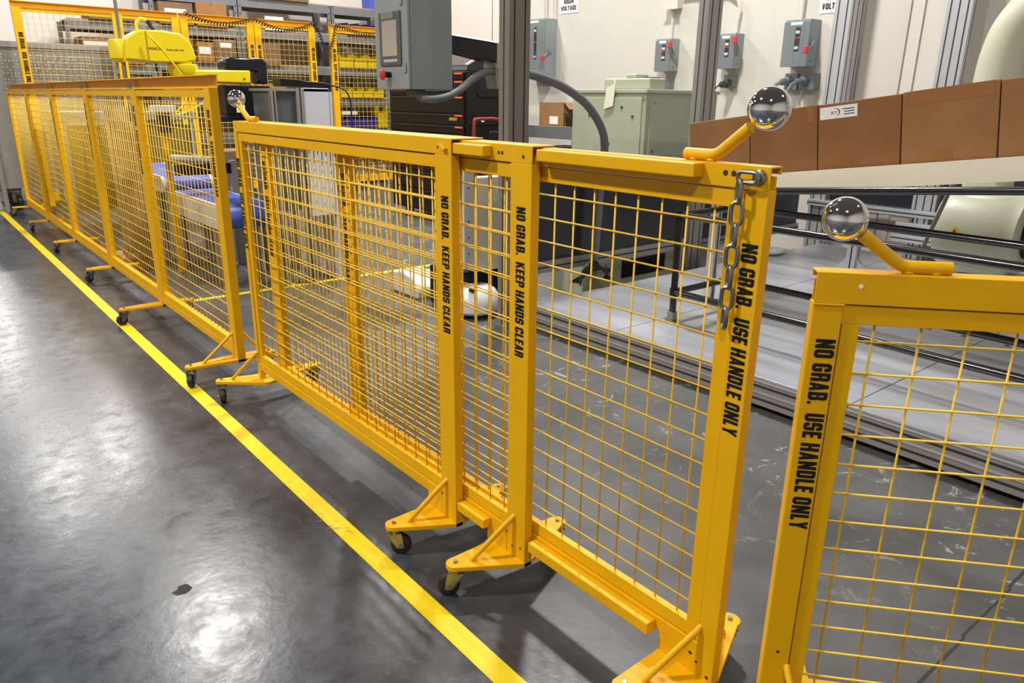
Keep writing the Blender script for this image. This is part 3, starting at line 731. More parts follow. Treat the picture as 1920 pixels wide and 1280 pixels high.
# warning triangle and small vertical label on the shoulder
wt = MB().prism([(1.95, .675), (1.87, .68), (1.912, .745)], 'x', 5.331, 5.334).build('warning_sticker', 'warn', rb, label='yellow triangular warning sticker')
MB().prism([(1.927, .688), (1.897, .69), (1.912, .722)], 'x', 5.3295, 5.3305).build('warning_symbol', 'black_print', wt)

# leaning grey strut and cable by the robot
tag(MB().cyl((4.95, 1.82, 1.10), (4.95, 2.055, .185), .013, 10).build('support_strut', 'alu_dark', smooth=True), 'thin grey strut leaning in front of the pale robot', 'strut')
tag(MB().tube([(5.3, 2.45, .56), (5.25, 2.3, .53), (5.2, 2.15, .42), (5.15, 2.05, .28), (5.1, 2.0, .19)], .009, 8).build('cable', 'cable', smooth=True), 'thin black cable hanging left of the pale robot', 'cable')

# ================================================================== wall equipment
def disconnect(lab, y0, y1, z0, z1, d=.17, handle_up=False, big=False, red=True):
    """grey safety switch on the right wall: y1 is its far edge"""
    x1 = XW; x0 = XW - d
    t = thing('disconnect_switch', lab, 'switch box', (x1, (y0+y1)/2, z0), group='grey disconnect switches on the wall')
    MB().box(x0+.012, x1, y0+.005, y1-.005, z0, z1).build('body', 'grey_box', t, bevel=.004)
    c = MB().box(x0, x0+.012, y0, y1, z0-.004, z1-.02).build('cover', 'grey_dark_box', t, bevel=.003)
    MB().box(x0-.001, x0, y0+(y1-y0)*.3, y0+(y1-y0)*.75, z1-.05, z1-.025).build('name_plate', 'paper', c)
    ym = (y0+y1)/2; h = z1-z0; lw = .045
    zt, zb = z1-.1*h-.03, z0+.32*h
    pl = MB().box(x0-.0015, x0, ym-lw, ym+lw*.2, zb, zt).build('switch_label', 'black_print', c)
    MB().box(x0-.002, x0-.0015, ym-lw, ym+lw*.2, (zb+zt)/2+.01, (zb+zt)/2+.022).build('red_band', 'red', pl)
    block_text('ON', .04, .026, pl, (x0-.0025, ym+lw*.12, zt-.055), (0, -1, 0), (0, 0, 1), 'paper')
    block_text('OFF', .044, .026, pl, (x0-.0025, ym+lw*.12, zb+.02), (0, -1, 0), (0, 0, 1), 'paper')
    # operating lever on the near side
    MB().cyl((x0+.08, y0+.005, zb+h*.15), (x0+.08, y0-.02, zb+h*.15), .035, 18).build('pivot', 'grey_box', t)
    a = (x0+.08, y0-.02, zb+h*.15); b = (x0-.02, y0-.02, z1-.07) if handle_up else (x0-.045, y0-.02, zb+.01)
    MB().tube([a, b], .009, 8).build('lever', 'steel', t)
    k = Vector(b); MB().box(k.x-.03, k.x+.01, k.y-.02, k.y+.025, k.z-.035, k.z+.03).build('lever_grip', 'red', t, bevel=.006)
    MB().cyl((x0+.08, y0+.005, z0+.05), (x0+.08, y0-.006, z0+.05), .01, 10).build('latch', 'steel', t)
    return t
disconnect('tall grey disconnect switch below the left high voltage sign', 7.98, 8.40, 1.78, 2.53, d=.22)
disconnect('small grey disconnect switch above the left end of the pale green cabinet', 5.88, 6.10, 1.83, 2.18, d=.17, handle_up=True)
disconnect('small grey disconnect switch in the middle, above a grey outlet', 5.02, 5.24, 1.84, 2.19, d=.17, handle_up=True)
disconnect('wide grey disconnect switch above two plugged black cables', 4.16, 4.44, 1.84, 2.27, d=.2)
def conduit(lab, pts, r=.016): return tag(MB().tube(pts, r, 10).build('conduit', 'wall_paint', smooth=True), lab, 'conduit')
conduit('painted conduit rising from the tall disconnect switch', [(XW-.04, 8.2, 2.53), (XW-.04, 8.2, 5)])
conduit('second painted conduit rising behind the tall disconnect switch', [(XW-.04, 8.02, 2.53), (XW-.04, 8.02, 5)], .012)
conduit('painted conduit above the left small disconnect switch', [(XW-.04, 5.98, 2.18), (XW-.04, 5.98, 2.50)])
conduit('painted conduit curving from the middle small disconnect switch', [(XW-.04, 5.1, 2.19), (XW-.04, 5.1, 2.3), (XW-.04, 5.08, 2.42), (XW-.04, 5.12, 2.52), (XW-.04, 5.25, 2.6), (XW-.04, 5.5, 2.62), (XW-.04, 5.85, 2.62)])
conduit('painted conduit above the wide disconnect switch', [(XW-.04, 4.36, 2.27), (XW-.04, 4.36, 5)])
t = thing('junction_box', 'painted junction box on the wall above the left small disconnect', 'junction box', (XW-.05, 5.97, 2.5))
MB().box(XW-.1, XW, 5.88, 6.06, 2.5, 2.78).build('housing', 'wall_paint', t, bevel=.004); MB().box(XW-.12, XW-.1, 5.86, 6.08, 2.49, 2.51).build('lip', 'wall_paint', t)
def outlet(lab, y0, y1, z0, z1, plugs, d=.1):
    t = thing('outlet_box', lab, 'outlet', (XW, (y0+y1)/2, z0)); MB().box(XW-d, XW, y0, y1, z0, z1).build('housing', 'grey_dark_box', t, bevel=.006)
    for (y, z, c) in plugs:
        p = MB().lathe([(.045, 0), (.045, .05), (.034, .06), (.034, .11), (.02, .13)], (XW-d, y, z), (-1, .25, -.15), 16).build('plug', 'grey_bezel' if c else 'black', t, smooth=True)
        MB().tube([(XW-d-.11, y+.03, z-.015), (XW-d-.16, y+.05, z-.04), (XW-d-.19, y+.07, z-.12), (XW-d-.2, y+.08, z-.3), (XW-d-.18, y+.1, z-.6)], .018 if c else .008, 8).build('cord', 'hose' if c else 'cable', p, smooth=True)
    return t
outlet('grey outlet box with a black plug under the middle small disconnect', 5.06, 5.19, 1.66, 1.78, [(5.11, 1.69, 0)], .07)
outlet('grey power socket with plug under the left small disconnect', 5.92, 6.06, 1.62, 1.76, [(6.0, 1.69, 1)])
outlet('left of two grey power sockets with thick cables under the wide disconnect', 4.29, 4.43, 1.62, 1.78, [(4.37, 1.71, 1)])
outlet('right of two grey power sockets with thick cables under the wide disconnect', 4.10, 4.26, 1.62, 1.78, [(4.2, 1.71, 1)])
def sign(lab, y0, y1, z0, z1, cap=.055):
    t = thing('warning_sign', lab, 'sign', (XW-.003, (y0+y1)/2, z0)); MB().box(XW-.006, XW, y0, y1, z0, z1).build('board', 'paper', t)
    wd = y1-y0
    MB().box(XW-.0075, XW-.006, y0+.02, y1-.02, z1-.12, z1-.02).build('danger_band', 'red', t)
    block_text('DANGER', wd*.7, .05, t, (XW-.009, y1-wd*.15, z1-.095), (0, -1, 0), (0, 0, 1), 'paper')
    block_text('HIGH', wd*.5, cap, t, (XW-.008, y1-wd*.25, z0+.115), (0, -1, 0), (0, 0, 1))
    block_text('VOLTAGE', wd*.82, cap, t, (XW-.008, y1-wd*.09, z0+.035), (0, -1, 0), (0, 0, 1))
sign('white high voltage sign above the tall disconnect switch', 7.58, 7.94, 2.585, 2.90)
sign('white high voltage sign half hidden by the third aluminium column', 3.92, 4.20, 2.325, 2.62)
MB_ = tag(MB().lathe([(.0, 0), (.06, .0), (.06, .03), (.035, .03), (.035, 0)], (XW-.1, 5.72, 1.65), (-1, 0, 0), 18).build('tape_roll', 'white_plastic', smooth=True), 'white tape roll standing on the pale green cabinet', 'tape roll')
MB_.location = (6.3, 5.3, 1.60 + .0)

# ------------------------------------------------------------------ pale green controller cabinet
gc = thing('control_cabinet', 'pale green control cabinet standing against the wall behind the columns', 'cabinet', (5.95, 5.2, 0))
MB().box(5.44, 6.5, 4.72, 5.68, .06, 1.565).build('body', 'green_grey', gc, bevel=.006)
MB().box(5.42, 6.52, 4.70, 5.70, 1.565, 1.60).build('lid', 'green_grey', gc, bevel=.006)
MB().box(5.50, 6.44, 4.78, 5.62, 0, .06).build('plinth', 'black', gc)
fp = MB().box(5.425, 5.44, 4.76, 5.64, .2, 1.53).build('front_panel', 'green_grey', gc, bevel=.004)
for (y, z) in ((5.42, 1.36), (4.86, 1.36), (5.15, 1.1), (5.0, 1.44)): MB().cyl((5.418, y, z), (5.43, y, z), .013, 12).build('screw', 'slot', fp)
sp = MB().box(5.5, 6.44, 4.71, 4.72, 1.0, 1.52).build('side_panel', 'green_grey', gc, bevel=.003)
for (x, z) in ((5.55, 1.48), (6.38, 1.46), (5.55, 1.05), (6.38, 1.05)): MB().cyl((x, 4.7, z), (x, 4.712, z), .012, 10).build('screw', 'steel', sp)
MB().box(5.5, 6.44, 4.712, 4.72, .55, .98).build('side_panel', 'green_grey', gc, bevel=.003)
for k in range(3):
    cn = MB().box(5.58 + k*.24, 5.76 + k*.24, 4.62, 4.712, .80, 1.0).build('connector', 'grey_bezel', gc, bevel=.01)
    MB().box(5.60 + k*.24, 5.74 + k*.24, 4.60, 4.62, .86, .94).build('connector_latch', 'slot', cn)
MB().box(6.1, 6.35, 4.705, 4.71, 1.05, 1.35).build('data_sheet', 'paper', gc)
tp = thing('teach_pendant', 'pale flat teach pendant lying on the green cabinet', 'pendant', (5.7, 5.05, 1.60))
MB().box(5.52, 5.75, 4.76, 5.34, 1.60, 1.70).build('body', 'green_grey', tp, bevel=.012)
MB().box(5.55, 5.72, 4.95, 5.08, 1.70, 1.74).build('emergency_housing', 'green_grey', tp, bevel=.01)
MB().box(5.56, 5.70, 4.80, 4.86, 1.70, 1.71).build('key', 'black', tp)
tg = thing('paper_tag', 'cream paper tag hanging over the edge of the green cabinet', 'tag', (5.41, 5.13, 1.43))
MB().hexa([(5.405, 5.22, 1.42), (5.405, 5.10, 1.45), (5.412, 5.10, 1.45), (5.412, 5.22, 1.42), (5.405, 5.19, 1.62), (5.405, 5.08, 1.64), (5.412, 5.08, 1.64), (5.412, 5.19, 1.62)]).build('card', 'cream_panel', tg)
MB().tube([(5.41, 5.13, 1.63), (5.45, 5.12, 1.66), (5.5, 5.2, 1.7)], .003, 5).build('string', 'paper', tg)

# ------------------------------------------------------------------ control box on its swing arm
hm = thing('operator_panel', 'grey operator control box with touch screen hanging on a swing arm', 'control box', (2.94, 4.63, 1.55))
hb = MB().box(2.765, 3.09, 4.42, 4.84, 1.555, 2.36).build('enclosure', 'grey_enclosure', hm, bevel=.006)
dr = MB().box(2.74, 2.762, 4.42, 4.84, 1.555, 2.36).build('door', 'grey_enclosure', hm, bevel=.004)
bz = MB().box(2.728, 2.74, 4.495, 4.765, 1.705, 2.04).build('screen_bezel', 'grey_bezel', dr, bevel=.004)
MB().box(2.726, 2.729, 4.535, 4.722, 1.765, 1.985).build('touch_screen', 'screen', bz)
MB().box(2.725, 2.729, 4.575, 4.725, 1.995, 2.036).build('brand_plate', 'silver_sheet', bz)
for k in range(10): MB().box(2.726, 2.729, 4.70 - k*.018, 4.708 - k*.018, 1.728, 1.745).build('key', 'paper', bz)
for (y, z) in ((4.485, 2.10), (4.455, 1.69)): MB().box(2.728, 2.74, y-.015, y+.015, z-.03, z+.03).build('latch', 'grey_box', dr, bevel=.003)
es = MB().cyl((2.74, 4.655, 1.648), (2.69, 4.655, 1.648), .019, 16).build('emergency_stop', 'black', dr)
MB().lathe([(.026, 0), (.034, .008), (.034, .016), (.024, .022)], (2.692, 4.655, 1.648), (-1, 0, 0), 24).build('mushroom_button', 'red', es, smooth=True, label='red mushroom stop button')
MB().box(2.80, 2.90, 4.46, 4.56, 1.515, 1.555).build('conduit_fitting', 'grey_bezel', hm, bevel=.006)
# swing arm
sa = thing('swing_arm', 'dark chrome swing arm joining the operator box to the column', 'arm', (3.37, 4.5, 1.57))
MB().hexa([(3.093, 4.44, 1.81), (3.48, 4.43, 1.745), (3.48, 4.57, 1.745), (3.093, 4.58, 1.81), (3.093, 4.44, 1.905), (3.48, 4.43, 1.875), (3.48, 4.57, 1.875), (3.093, 4.58, 1.905)]).build('arm', 'black_gloss', sa, bevel=.008)
MB().hexa([(3.10, 4.435, 1.906), (3.48, 4.425, 1.876), (3.48, 4.575, 1.876), (3.10, 4.585, 1.906), (3.11, 4.45, 1.917), (3.48, 4.44, 1.887), (3.48, 4.56, 1.887), (3.11, 4.57, 1.917)]).build('arm_cap', 'alu_light', sa)
MB().hexa([(3.48, 4.41, 1.71), (3.66, 4.41, 1.71), (3.66, 4.59, 1.71), (3.48, 4.59, 1.71), (3.485, 4.43, 1.88), (3.64, 4.43, 1.88), (3.64, 4.57, 1.88), (3.485, 4.57, 1.88)]).build('joint_cover', 'alu', sa, bevel=.004)
MB().hexa([(3.50, 4.43, 1.57), (3.64, 4.43, 1.57), (3.64, 4.57, 1.57), (3.50, 4.57, 1.57), (3.48, 4.41, 1.71), (3.66, 4.41, 1.71), (3.66, 4.59, 1.71), (3.48, 4.59, 1.71)]).build('cable_boot', 'alu_dark', sa, bevel=.004)
tag(MB().tube(spline([(2.85, 4.5, 1.525), (2.87, 4.44, 1.497), (2.98, 4.42, 1.50), (3.14, 4.44, 1.545), (3.29, 4.45, 1.635), (3.40, 4.46, 1.68), (3.52, 4.48, 1.69)]), .025, 14).build('hose', 'hose', smooth=True), 'grey hose curving from under the operator box to the column', 'hose')
tag(MB().tube(spline([(3.24, 3.9, 1.67), (3.45, 3.9, 1.635), (3.66, 3.9, 1.575), (3.87, 3.9, 1.47), (4.02, 3.9, 1.32), (4.07, 3.9, 1.18), (4.05, 3.9, .95), (4.03, 3.9, .5), (4.0, 3.9, .185)]), .029, 14).build('hose', 'hose', smooth=True), 'thick grey hose arching down in front of the pale green cabinet', 'hose')

# ------------------------------------------------------------------ tool chest, bench, hand truck
tb = thing('tool_chest', 'tall black tool chest with orange drawer latches behind the operator box', 'tool chest', (5.55, 8.05, 0))
MB().box(5.23, 5.86, 7.2, 8.92, .12, 1.80).build('body', 'black', tb, bevel=.008)
MB().prism([(5.23, 1.80), (5.86, 1.80), (5.86, 2.02), (5.60, 2.02), (5.25, 1.86)], 'y', 7.2, 8.92).build('lid', 'black_gloss', tb, bevel=.01)
MB().hexa([(5.24, 7.21, 1.855), (5.58, 7.21, 2.02), (5.58, 7.25, 2.02), (5.24, 7.25, 1.855), (5.235, 7.21, 1.87), (5.575, 7.21, 2.035), (5.575, 7.25, 2.035), (5.235, 7.25, 1.87)]).build('lid_trim', 'alu_light', tb)
zs = [.14, .40, .62, .80, .96, 1.10, 1.20, 1.33, 1.53, 1.60, 1.70, 1.79]
for k in range(len(zs)-1):
    z0, z1 = zs[k]+.008, zs[k+1]-.008
    d = MB().box(5.205, 5.23, 7.24, 8.88, z0, z1).build('drawer', 'black', tb, bevel=.004)
    MB().box(5.195, 5.206, 7.27, 8.85, z1-.018, z1-.004).build('pull', 'black_gloss', d)
    MB().box(5.19, 5.206, 7.26, 7.40, z1-.022, z1-.002).build('latch', 'orange', d, bevel=.003)
MB().box(5.198, 5.205, 7.36, 7.52, 1.255, 1.29).build('badge', 'gold', tb)
MB().cyl((5.45, 7.195, 1.27), (5.45, 7.2, 1.27), .028, 20).build('lock', 'paper', tb)
MB().box(5.38, 5.75, 7.18, 7.2, 1.52, 1.56).build('side_handle', 'black', tb, bevel=.004)
MB().box(5.24, 5.84, 7.185, 7.2, 1.22, 1.235).build('side_rib', 'black_gloss', tb)
for x in (5.35, 5.75):
    for y in (7.4, 8.7): MB().cyl((x-.03, y, .06), (x+.03, y, .06), .06, 16).build('wheel', 'rubber', tb)
ht = thing('hand_truck', 'hand truck with a dark red bent tube handle beside the tool chest', 'hand truck', (4.85, 6.3, 0))
MB().tube(spline([(4.66, 6.3, .15), (4.66, 6.3, .7), (4.66, 6.3, 1.24), (4.70, 6.3, 1.30), (4.8, 6.3, 1.305), (4.95, 6.3, 1.30), (5.02, 6.3, 1.24), (5.02, 6.3, .7), (5.02, 6.3, .15)], 5), .017, 10).build('frame', 'red_dark', ht, smooth=True)
MB().box(4.62, 5.06, 6.06, 6.3, .02, .035).build('toe_plate', 'red_dark', ht)
for x in (4.60, 5.08): MB().lathe([(.04, -.03), (.12, -.03), (.13, 0), (.12, .03), (.04, .03)], (x, 6.38, .13), (1, 0, 0), 20).build('wheel', 'rubber', ht, smooth=True)
MB().box(4.74, 5.06, 6.12, 6.16, 1.09, 1.19).build('tray', 'black', ht, bevel=.01)
bn = thing('work_bench', 'grey steel bench with wooden top left of the pale green cabinet', 'bench', (6.35, 6.5, 0))
MB().box(5.9, 6.75, 5.95, 7.0, 1.185, 1.215).build('top', 'wood', bn)
MB().box(5.88, 5.9, 5.95, 7.0, 1.08, 1.215).build('front_rail', 'shelf_steel', bn); MB().box(5.9, 6.75, 5.95, 7.0, .78, .80).build('shelf', 'shelf_steel', bn)
for x in (5.9, 6.70):
    for y in (5.95, 6.95): MB().box(x, x+.05, y, y+.05, 0, 1.185).build('leg', 'shelf_steel', bn)
def carton(lab, x0, x1, y0, y1, z0, z1, m='card_old', group=None, open_=False, cat='box', name='cardboard_box', paper=None):
    t = thing(name, lab, cat, ((x0+x1)/2, (y0+y1)/2, z0), group=group)
    if open_:
        e = .006
        MB().box(x0, x1, y0, y1, z0, z0+e).box(x0, x0+e, y0, y1, z0, z1).box(x1-e, x1, y0, y1, z0, z1).box(x0, x1, y0, y0+e, z0, z1).box(x0, x1, y1-e, y1, z0, z1).build('carton', m, t)
        MB().hexa([(x0, y0, z1), (x1, y0, z1), (x1, y0+e, z1), (x0, y0+e, z1), (x0, y0-.08, z1-.07), (x1, y0-.08, z1-.07), (x1, y0-.075, z1-.065), (x0, y0-.075, z1-.065)]).build('flap', m, t)
    else:
        MB().box(x0, x1, y0, y1, z0, z1).build('carton', m, t, bevel=.004)
        MB().box(x0+(x1-x0)*.44, x0+(x1-x0)*.56, y0-.0008, y1+.0008, z1-.05, z1+.001).build('packing_tape', 'packing_tape', t)
    if paper: MB().box(*paper).build('paper_label', 'paper', t)
    return t
carton('open brown cardboard box on the wooden bench top', 5.98, 6.3, 6.38, 6.80, 1.215, 1.47, 'card', open_=True, paper=(5.975, 5.98, 6.48, 6.62, 1.235, 1.32))
bl = thing('storage_bin', 'black storage bin with blue and white cloths on the bench', 'bin', (6.05, 6.17, 1.215))
MB().prism([(6.05, 1.215), (6.29, 1.215), (6.33, 1.36), (6.01, 1.36)], 'x', 5.93, 6.2).build('tub', 'black', bl, bevel=.004); MB().box(5.926, 5.93, 6.10, 6.15, 1.23, 1.35).build('paper_label', 'paper', bl)
MB().sphere((6.05, 6.13, 1.37), .1, 14, 8, (1, 1, .7)).build('blue_cloth', 'bin_blue', bl, smooth=True); MB().sphere((6.1, 6.24, 1.38), .1, 14, 8, (1, .8, .6)).build('white_cloth', 'paper', bl, smooth=True)
carton('flat brown box on the lower shelf of the bench', 5.93, 6.4, 6.2, 6.8, .80, .98, 'card_old')

# ------------------------------------------------------------------ white pedestal and small things on the cell floor
wp = thing('white_machine', 'white upright machine cabinet with a rounded base beside the thick column', 'machine', (3.2, 4.4, 0))
MB().box(3.03, 3.13, 4.22, 4.30, .34, 1.14).build('front_post', 'white_plastic', wp, bevel=.006)
for k in range(6): MB().cyl((3.07, 4.216, .45+k*.115), (3.07, 4.222, .45+k*.115), .006, 8).build('screw', 'slot', wp)
MB().box(3.145, 3.5, 4.25, 4.75, .30, .98).build('cabinet', 'cream_panel', wp, bevel=.01); MB().box(3.22, 3.5, 4.3, 4.75, .98, 1.12).build('head', 'black', wp, bevel=.01)
MB().lathe([(.17, 0), (.19, .02), (.19, .10), (.15, .16), (.12, .18)], (3.12, 4.22, .03), (0, 0, 1), 28).build('base_dome', 'white_plastic', wp, smooth=True)
MB().lathe([(.02, 0), (.03, .008), (.03, .02), (.015, .026)], (3.03, 4.12, .20), (0, 0, 1), 14).build('knob', 'black', wp, smooth=True)
MB().box(3.04, 3.45, 4.3, 4.7, .0, .30).build('undercarriage', 'black', wp, bevel=.02)
fs = thing('foot_switch', 'white foot switch lying on the cell floor behind the mesh gates', 'foot switch', (3.15, 5.0, 0))
MB().prism([(4.80, 0), (5.2, 0), (5.2, .16), (5.05, .19), (4.88, .16), (4.80, .08)], 'x', 3.0, 3.22).build('cover', 'white_plastic', fs, bevel=.015, smooth=True); MB().box(3.22, 3.4, 4.86, 5.15, .0, .12).build('pedal', 'black', fs, bevel=.01)
tag(MB().box(3.35, 3.65, 5.3, 5.5, 0, .05).build('white_box', 'white_plastic', bevel=.008), 'small flat white box on the floor near the yellow tape', 'box')
cb = MB()
for k in range(7):
    a = k*.5; cb.tube(spline([(3.80+.04*math.sin(a), 3.82+.02*k, .19), (3.84+.02*k, 3.84, .30+.02*math.sin(a*2)), (3.95+.02*math.cos(a), 3.86, .35-.012*k), (4.06+.012*k, 3.85, .27), (4.12, 3.80+.015*k, .19)], 5), .008, 6)
tag(cb.build('cable_bundle', 'cable', smooth=True), 'tangled black cable bundle at the edge of the platform', 'cables')
ub = thing('transformer_box', 'low pale green equipment box with vents under the clear panels', 'box', (4.9, 4.2, .0))
MB().box(4.1, 5.9, 4.1, 4.45, .0, .27).build('housing', 'green_grey', ub, bevel=.005); MB().box(4.55, 5.1, 4.094, 4.1, .09, .24).build('window', 'black', ub)
for k in range(6): MB().box(5.25, 5.38, 4.095, 4.1, .2+.011*k, .205+.011*k).build('vent', 'slot', ub)
for x in (4.25, 4.36): MB().cyl((x, 4.094, .22), (x, 4.1, .22), .008, 8).build('screw', 'slot', ub)
tag(MB().sphere((6.1, 3.66, .21), .1, 14, 8, (1.3, .9, .35)).build('plastic_bag', 'panel_white', smooth=True), 'crumpled white bag on the platform behind the chained post', 'bag')

# ================================================================== yellow robot and equipment inside the fence
sc = thing('scara_robot', 'bright yellow robot arm on a black base behind the taller fence', 'robot', (2.35, 6.45, 0))
up = [(1.50, 1.725), (1.53, 1.75), (1.72, 1.735), (1.95, 1.74), (2.035, 1.765), (2.03, 1.80), (2.0, 1.895), (1.93, 1.955), (1.80, 1.97), (1.64, 1.965), (1.60, 1.945), (1.53, 1.90)]
MB().prism(up, 'y', 6.42, 6.62).build('upper_arm', 'robot_yellow', sc, bevel=.022, smooth=True)
MB().lathe([(.07, 0), (.085, .015), (.085, .13), (.075, .15)], (1.515, 6.52, 1.745), (0, 0, 1), 26).build('wrist_housing', 'robot_yellow', sc, smooth=True)
MB().cyl((1.515, 6.5, 1.30), (1.515, 6.5, 2.6), .013, 12).build('spindle', 'alu_dark', sc, smooth=True)
MB().box(1.675, 1.681, 6.416, 6.624, 1.745, 1.96).build('seam', 'gold', sc)
sa_o = [o for o in sc.children if o.name.startswith('upper_arm')][0]
letter('FANUC', .115, .022, sa_o, (1.672, 6.4195, 1.825), (1, 0, 0), (0, 0, 1), 'red_dark')
letter('Robot SR-12iA', .13, .014, sa_o, (1.815, 6.4195, 1.825), (1, 0, 0), (0, 0, 1), 'black_print')
MB().lathe([(.10, 0), (.11, .02), (.11, .08), (.09, .09)], (1.95, 6.52, 1.65), (0, 0, 1), 26).build('elbow_joint', 'robot_yellow', sc, smooth=True)
MB().prism([(1.88, 1.6), (2.455, 1.595), (2.46, 1.705), (2.0, 1.695), (1.88, 1.68)], 'y', 6.43, 6.61).build('lower_arm', 'robot_yellow', sc, bevel=.015, smooth=True)
MB().cyl((2.40, 6.425, 1.635), (2.40, 6.431, 1.635), .008, 8).build('screw', 'slot', sc)
MB().prism([(2.25, 1.705), (2.52, 1.70), (2.52, 1.60), (2.60, 1.595), (2.61, 1.77), (2.57, 1.80), (2.30, 1.80), (2.25, 1.77)], 'y', 6.43, 6.62).build('top_cover', 'black_gloss', sc, bevel=.015, smooth=True)
MB().box(2.22, 2.60, 6.40, 6.66, 1.34, 1.585).build('base_block', 'black', sc, bevel=.006)
MB().box(2.30, 2.37, 6.395, 6.40, 1.37, 1.43).build('paper_label', 'paper', sc); MB().box(2.515, 2.555, 6.395, 6.40, 1.38, 1.50).build('paper_label', 'paper', sc)
MB().box(2.12, 2.80, 6.36, 6.75, 1.30, 1.335).build('table_plate', 'black_gloss', sc)
for x in (2.47, 2.72): extrusion('leg', sc, x, x+.08, 6.45, 6.55, 0, 1.3, 'z')
MB().tube(spline([(1.64, 6.5, 1.96), (1.64, 6.5, 2.01), (1.67, 6.5, 2.045), (1.72, 6.5, 2.04)], 5), .013, 8).build('cable_elbow', 'robot_yellow', sc, smooth=True)
MB().tube([(1.72, 6.5, 2.04), (1.74, 6.5, 2.0), (1.76, 6.5, 1.97)], .014, 8).build('cable_gland', 'cable', sc, smooth=True)
tag(MB().tube(spline([(1.68, 6.38, 1.93), (1.74, 6.36, 1.86), (1.80, 6.36, 1.78), (1.88, 6.36, 1.66), (1.93, 6.36, 1.56), (1.87, 6.34, 1.44), (1.80, 6.34, 1.36), (1.9, 6.34, 1.38), (2.02, 6.34, 1.45), (2.04, 6.34, 1.5)], 5), .007, 8).build('yellow_cable', 'robot_yellow', smooth=True), 'thin bright yellow cable hanging down over the robot arm', 'cable')
# grey enclosure with pendant
en = thing('equipment_enclosure', 'grey framed enclosure with a pale side panel right of the black robot base', 'enclosure', (2.65, 6.0, 0))
MB().box(2.40, 2.58, 5.82, 6.28, .62, 1.54).build('glass_side', 'grey_bezel', en); extrusion('corner_post', en, 2.56, 2.62, 5.79, 5.85, 0, 1.56, 'z'); extrusion('corner_post', en, 2.36, 2.40, 5.80, 5.85, 0, 1.54, 'z')
MB().box(2.38, 2.84, 5.80, 6.3, 1.54, 1.56).build('roof', 'alu', en)
MB().box(2.625, 2.84, 5.80, 5.83, .56, 1.565).build('side_panel', 'panel_white', en, bevel=.003); MB().box(2.845, 2.865, 5.80, 6.3, .0, 1.54).build('edge_panel', 'panel_white', en)
pd = thing('teach_pendant', 'black hand pendant lying across the grey enclosure', 'pendant', (2.68, 5.92, 1.565))
MB().prism([(2.46, 1.575), (2.62, 1.575), (2.86, 1.568), (2.885, 1.58), (2.885, 1.60), (2.80, 1.612), (2.66, 1.618), (2.60, 1.63), (2.46, 1.635)], 'y', 5.84, 6.0).build('body', 'black', pd, bevel=.006)
MB().tube(spline([(2.88, 5.92, 1.59), (2.93, 5.86, 1.585), (2.99, 5.8, 1.55), (3.02, 5.78, 1.46), (3.02, 5.78, 1.3), (3.02, 5.78, .6), (3.03, 5.85, .01)], 5), .007, 6).build('cord', 'cable', pd, smooth=True)
# blue conveyor belts
def belt(lab, x0, x1, y0, y1, z, r):
    t = thing('belt_conveyor', lab, 'conveyor', ((x0+x1)/2, (y0+y1)/2, 0), group='blue belt conveyors')
    pr = [(y0 + r - r*math.sin(R(a)), z - r + r*math.cos(R(a))) for a in range(0, 181, 15)] + [(y1, z-2*r), (y1, z)]
    MB().prism(pr, 'x', x0+.03, x1-.03).build('belt', 'belt_blue', t, smooth=True)
    pr2 = [(y0 + r - .98*r*math.sin(R(a)), z - r + .98*r*math.cos(R(a))) for a in range(0, 181, 15)] + [(y1, z-1.98*r), (y1, z-.02*r)]
    for (a, b) in ((x0, x0+.03), (x1-.03, x1)): MB().prism(pr2, 'x', a, b).build('side_plate', 'white_plastic', t)
    for x in (x0+.02, x1-.07):
        for y in (y0+.25, y1-.1): extrusion('leg', t, x, x+.05, y, y+.05, 0, z-2*r, 'z')
belt('upper blue conveyor belt with white ends behind the taller fence', 1.90, 2.36, 7.35, 9.0, .79, .075)
belt('lower blue conveyor belt seen between the fence end post and the gate', 1.93, 2.34, 5.95, 7.2, .68, .10)
carton('plain brown carton standing behind the two gate end posts', 2.42, 2.72, 7.3, 7.7, .5, 1.0, 'card_old')
tag(MB().box(2.4, 2.76, 7.25, 7.75, 0, .5).build('carton_stand', 'alu_dark'), 'dark stand under the plain brown carton', 'stand')
# wooden slatted crate, silver table and parts behind the fence
cr_ = thing('slatted_crate', 'pale wooden slatted crate behind the taller mesh fence', 'crate', (1.63, 7.4, 0))
for k in range(9): MB().box(1.47 + k*.036, 1.498 + k*.036, 7.2, 7.22, .1, 1.40).build('slat', 'wood', cr_)
MB().box(1.46, 1.80, 7.222, 7.25, .15, .22).build('batten', 'wood', cr_); MB().box(1.46, 1.80, 7.222, 7.25, 1.2, 1.27).build('batten', 'wood', cr_); MB().box(1.46, 1.80, 7.25, 7.7, 0, .1).build('base', 'wood', cr_)
stb = thing('steel_table', 'silver topped steel table deep behind the taller fence', 'table', (2.1, 9.5, 0))
MB().box(1.42, 2.8, 9.1, 10.0, 1.24, 1.32).build('top', 'silver_sheet', stb)
for x in (1.45, 2.73):
    for y in (9.13, 9.93): MB().box(x, x+.04, y, y+.04, 0, 1.24).build('leg', 'alu', stb)
MB().box(1.42, 2.8, 9.18, 9.2, .3, 1.18).build('skirt', 'amber_tag', stb)
fx = thing('gripper_fixture', 'small white and black fixture on a yellow stand near the fence', 'fixture', (1.85, 6.9, 0))
MB().box(1.83, 1.87, 6.88, 6.92, 0, 1.2).build('stand', 'yellow', fx); MB().box(1.76, 1.94, 6.82, 6.92, 1.36, 1.42).build('camera_block', 'white_plastic', fx, bevel=.006); MB().box(1.80, 1.90, 6.84, 6.90, 1.2, 1.36).build('bracket', 'black', fx)
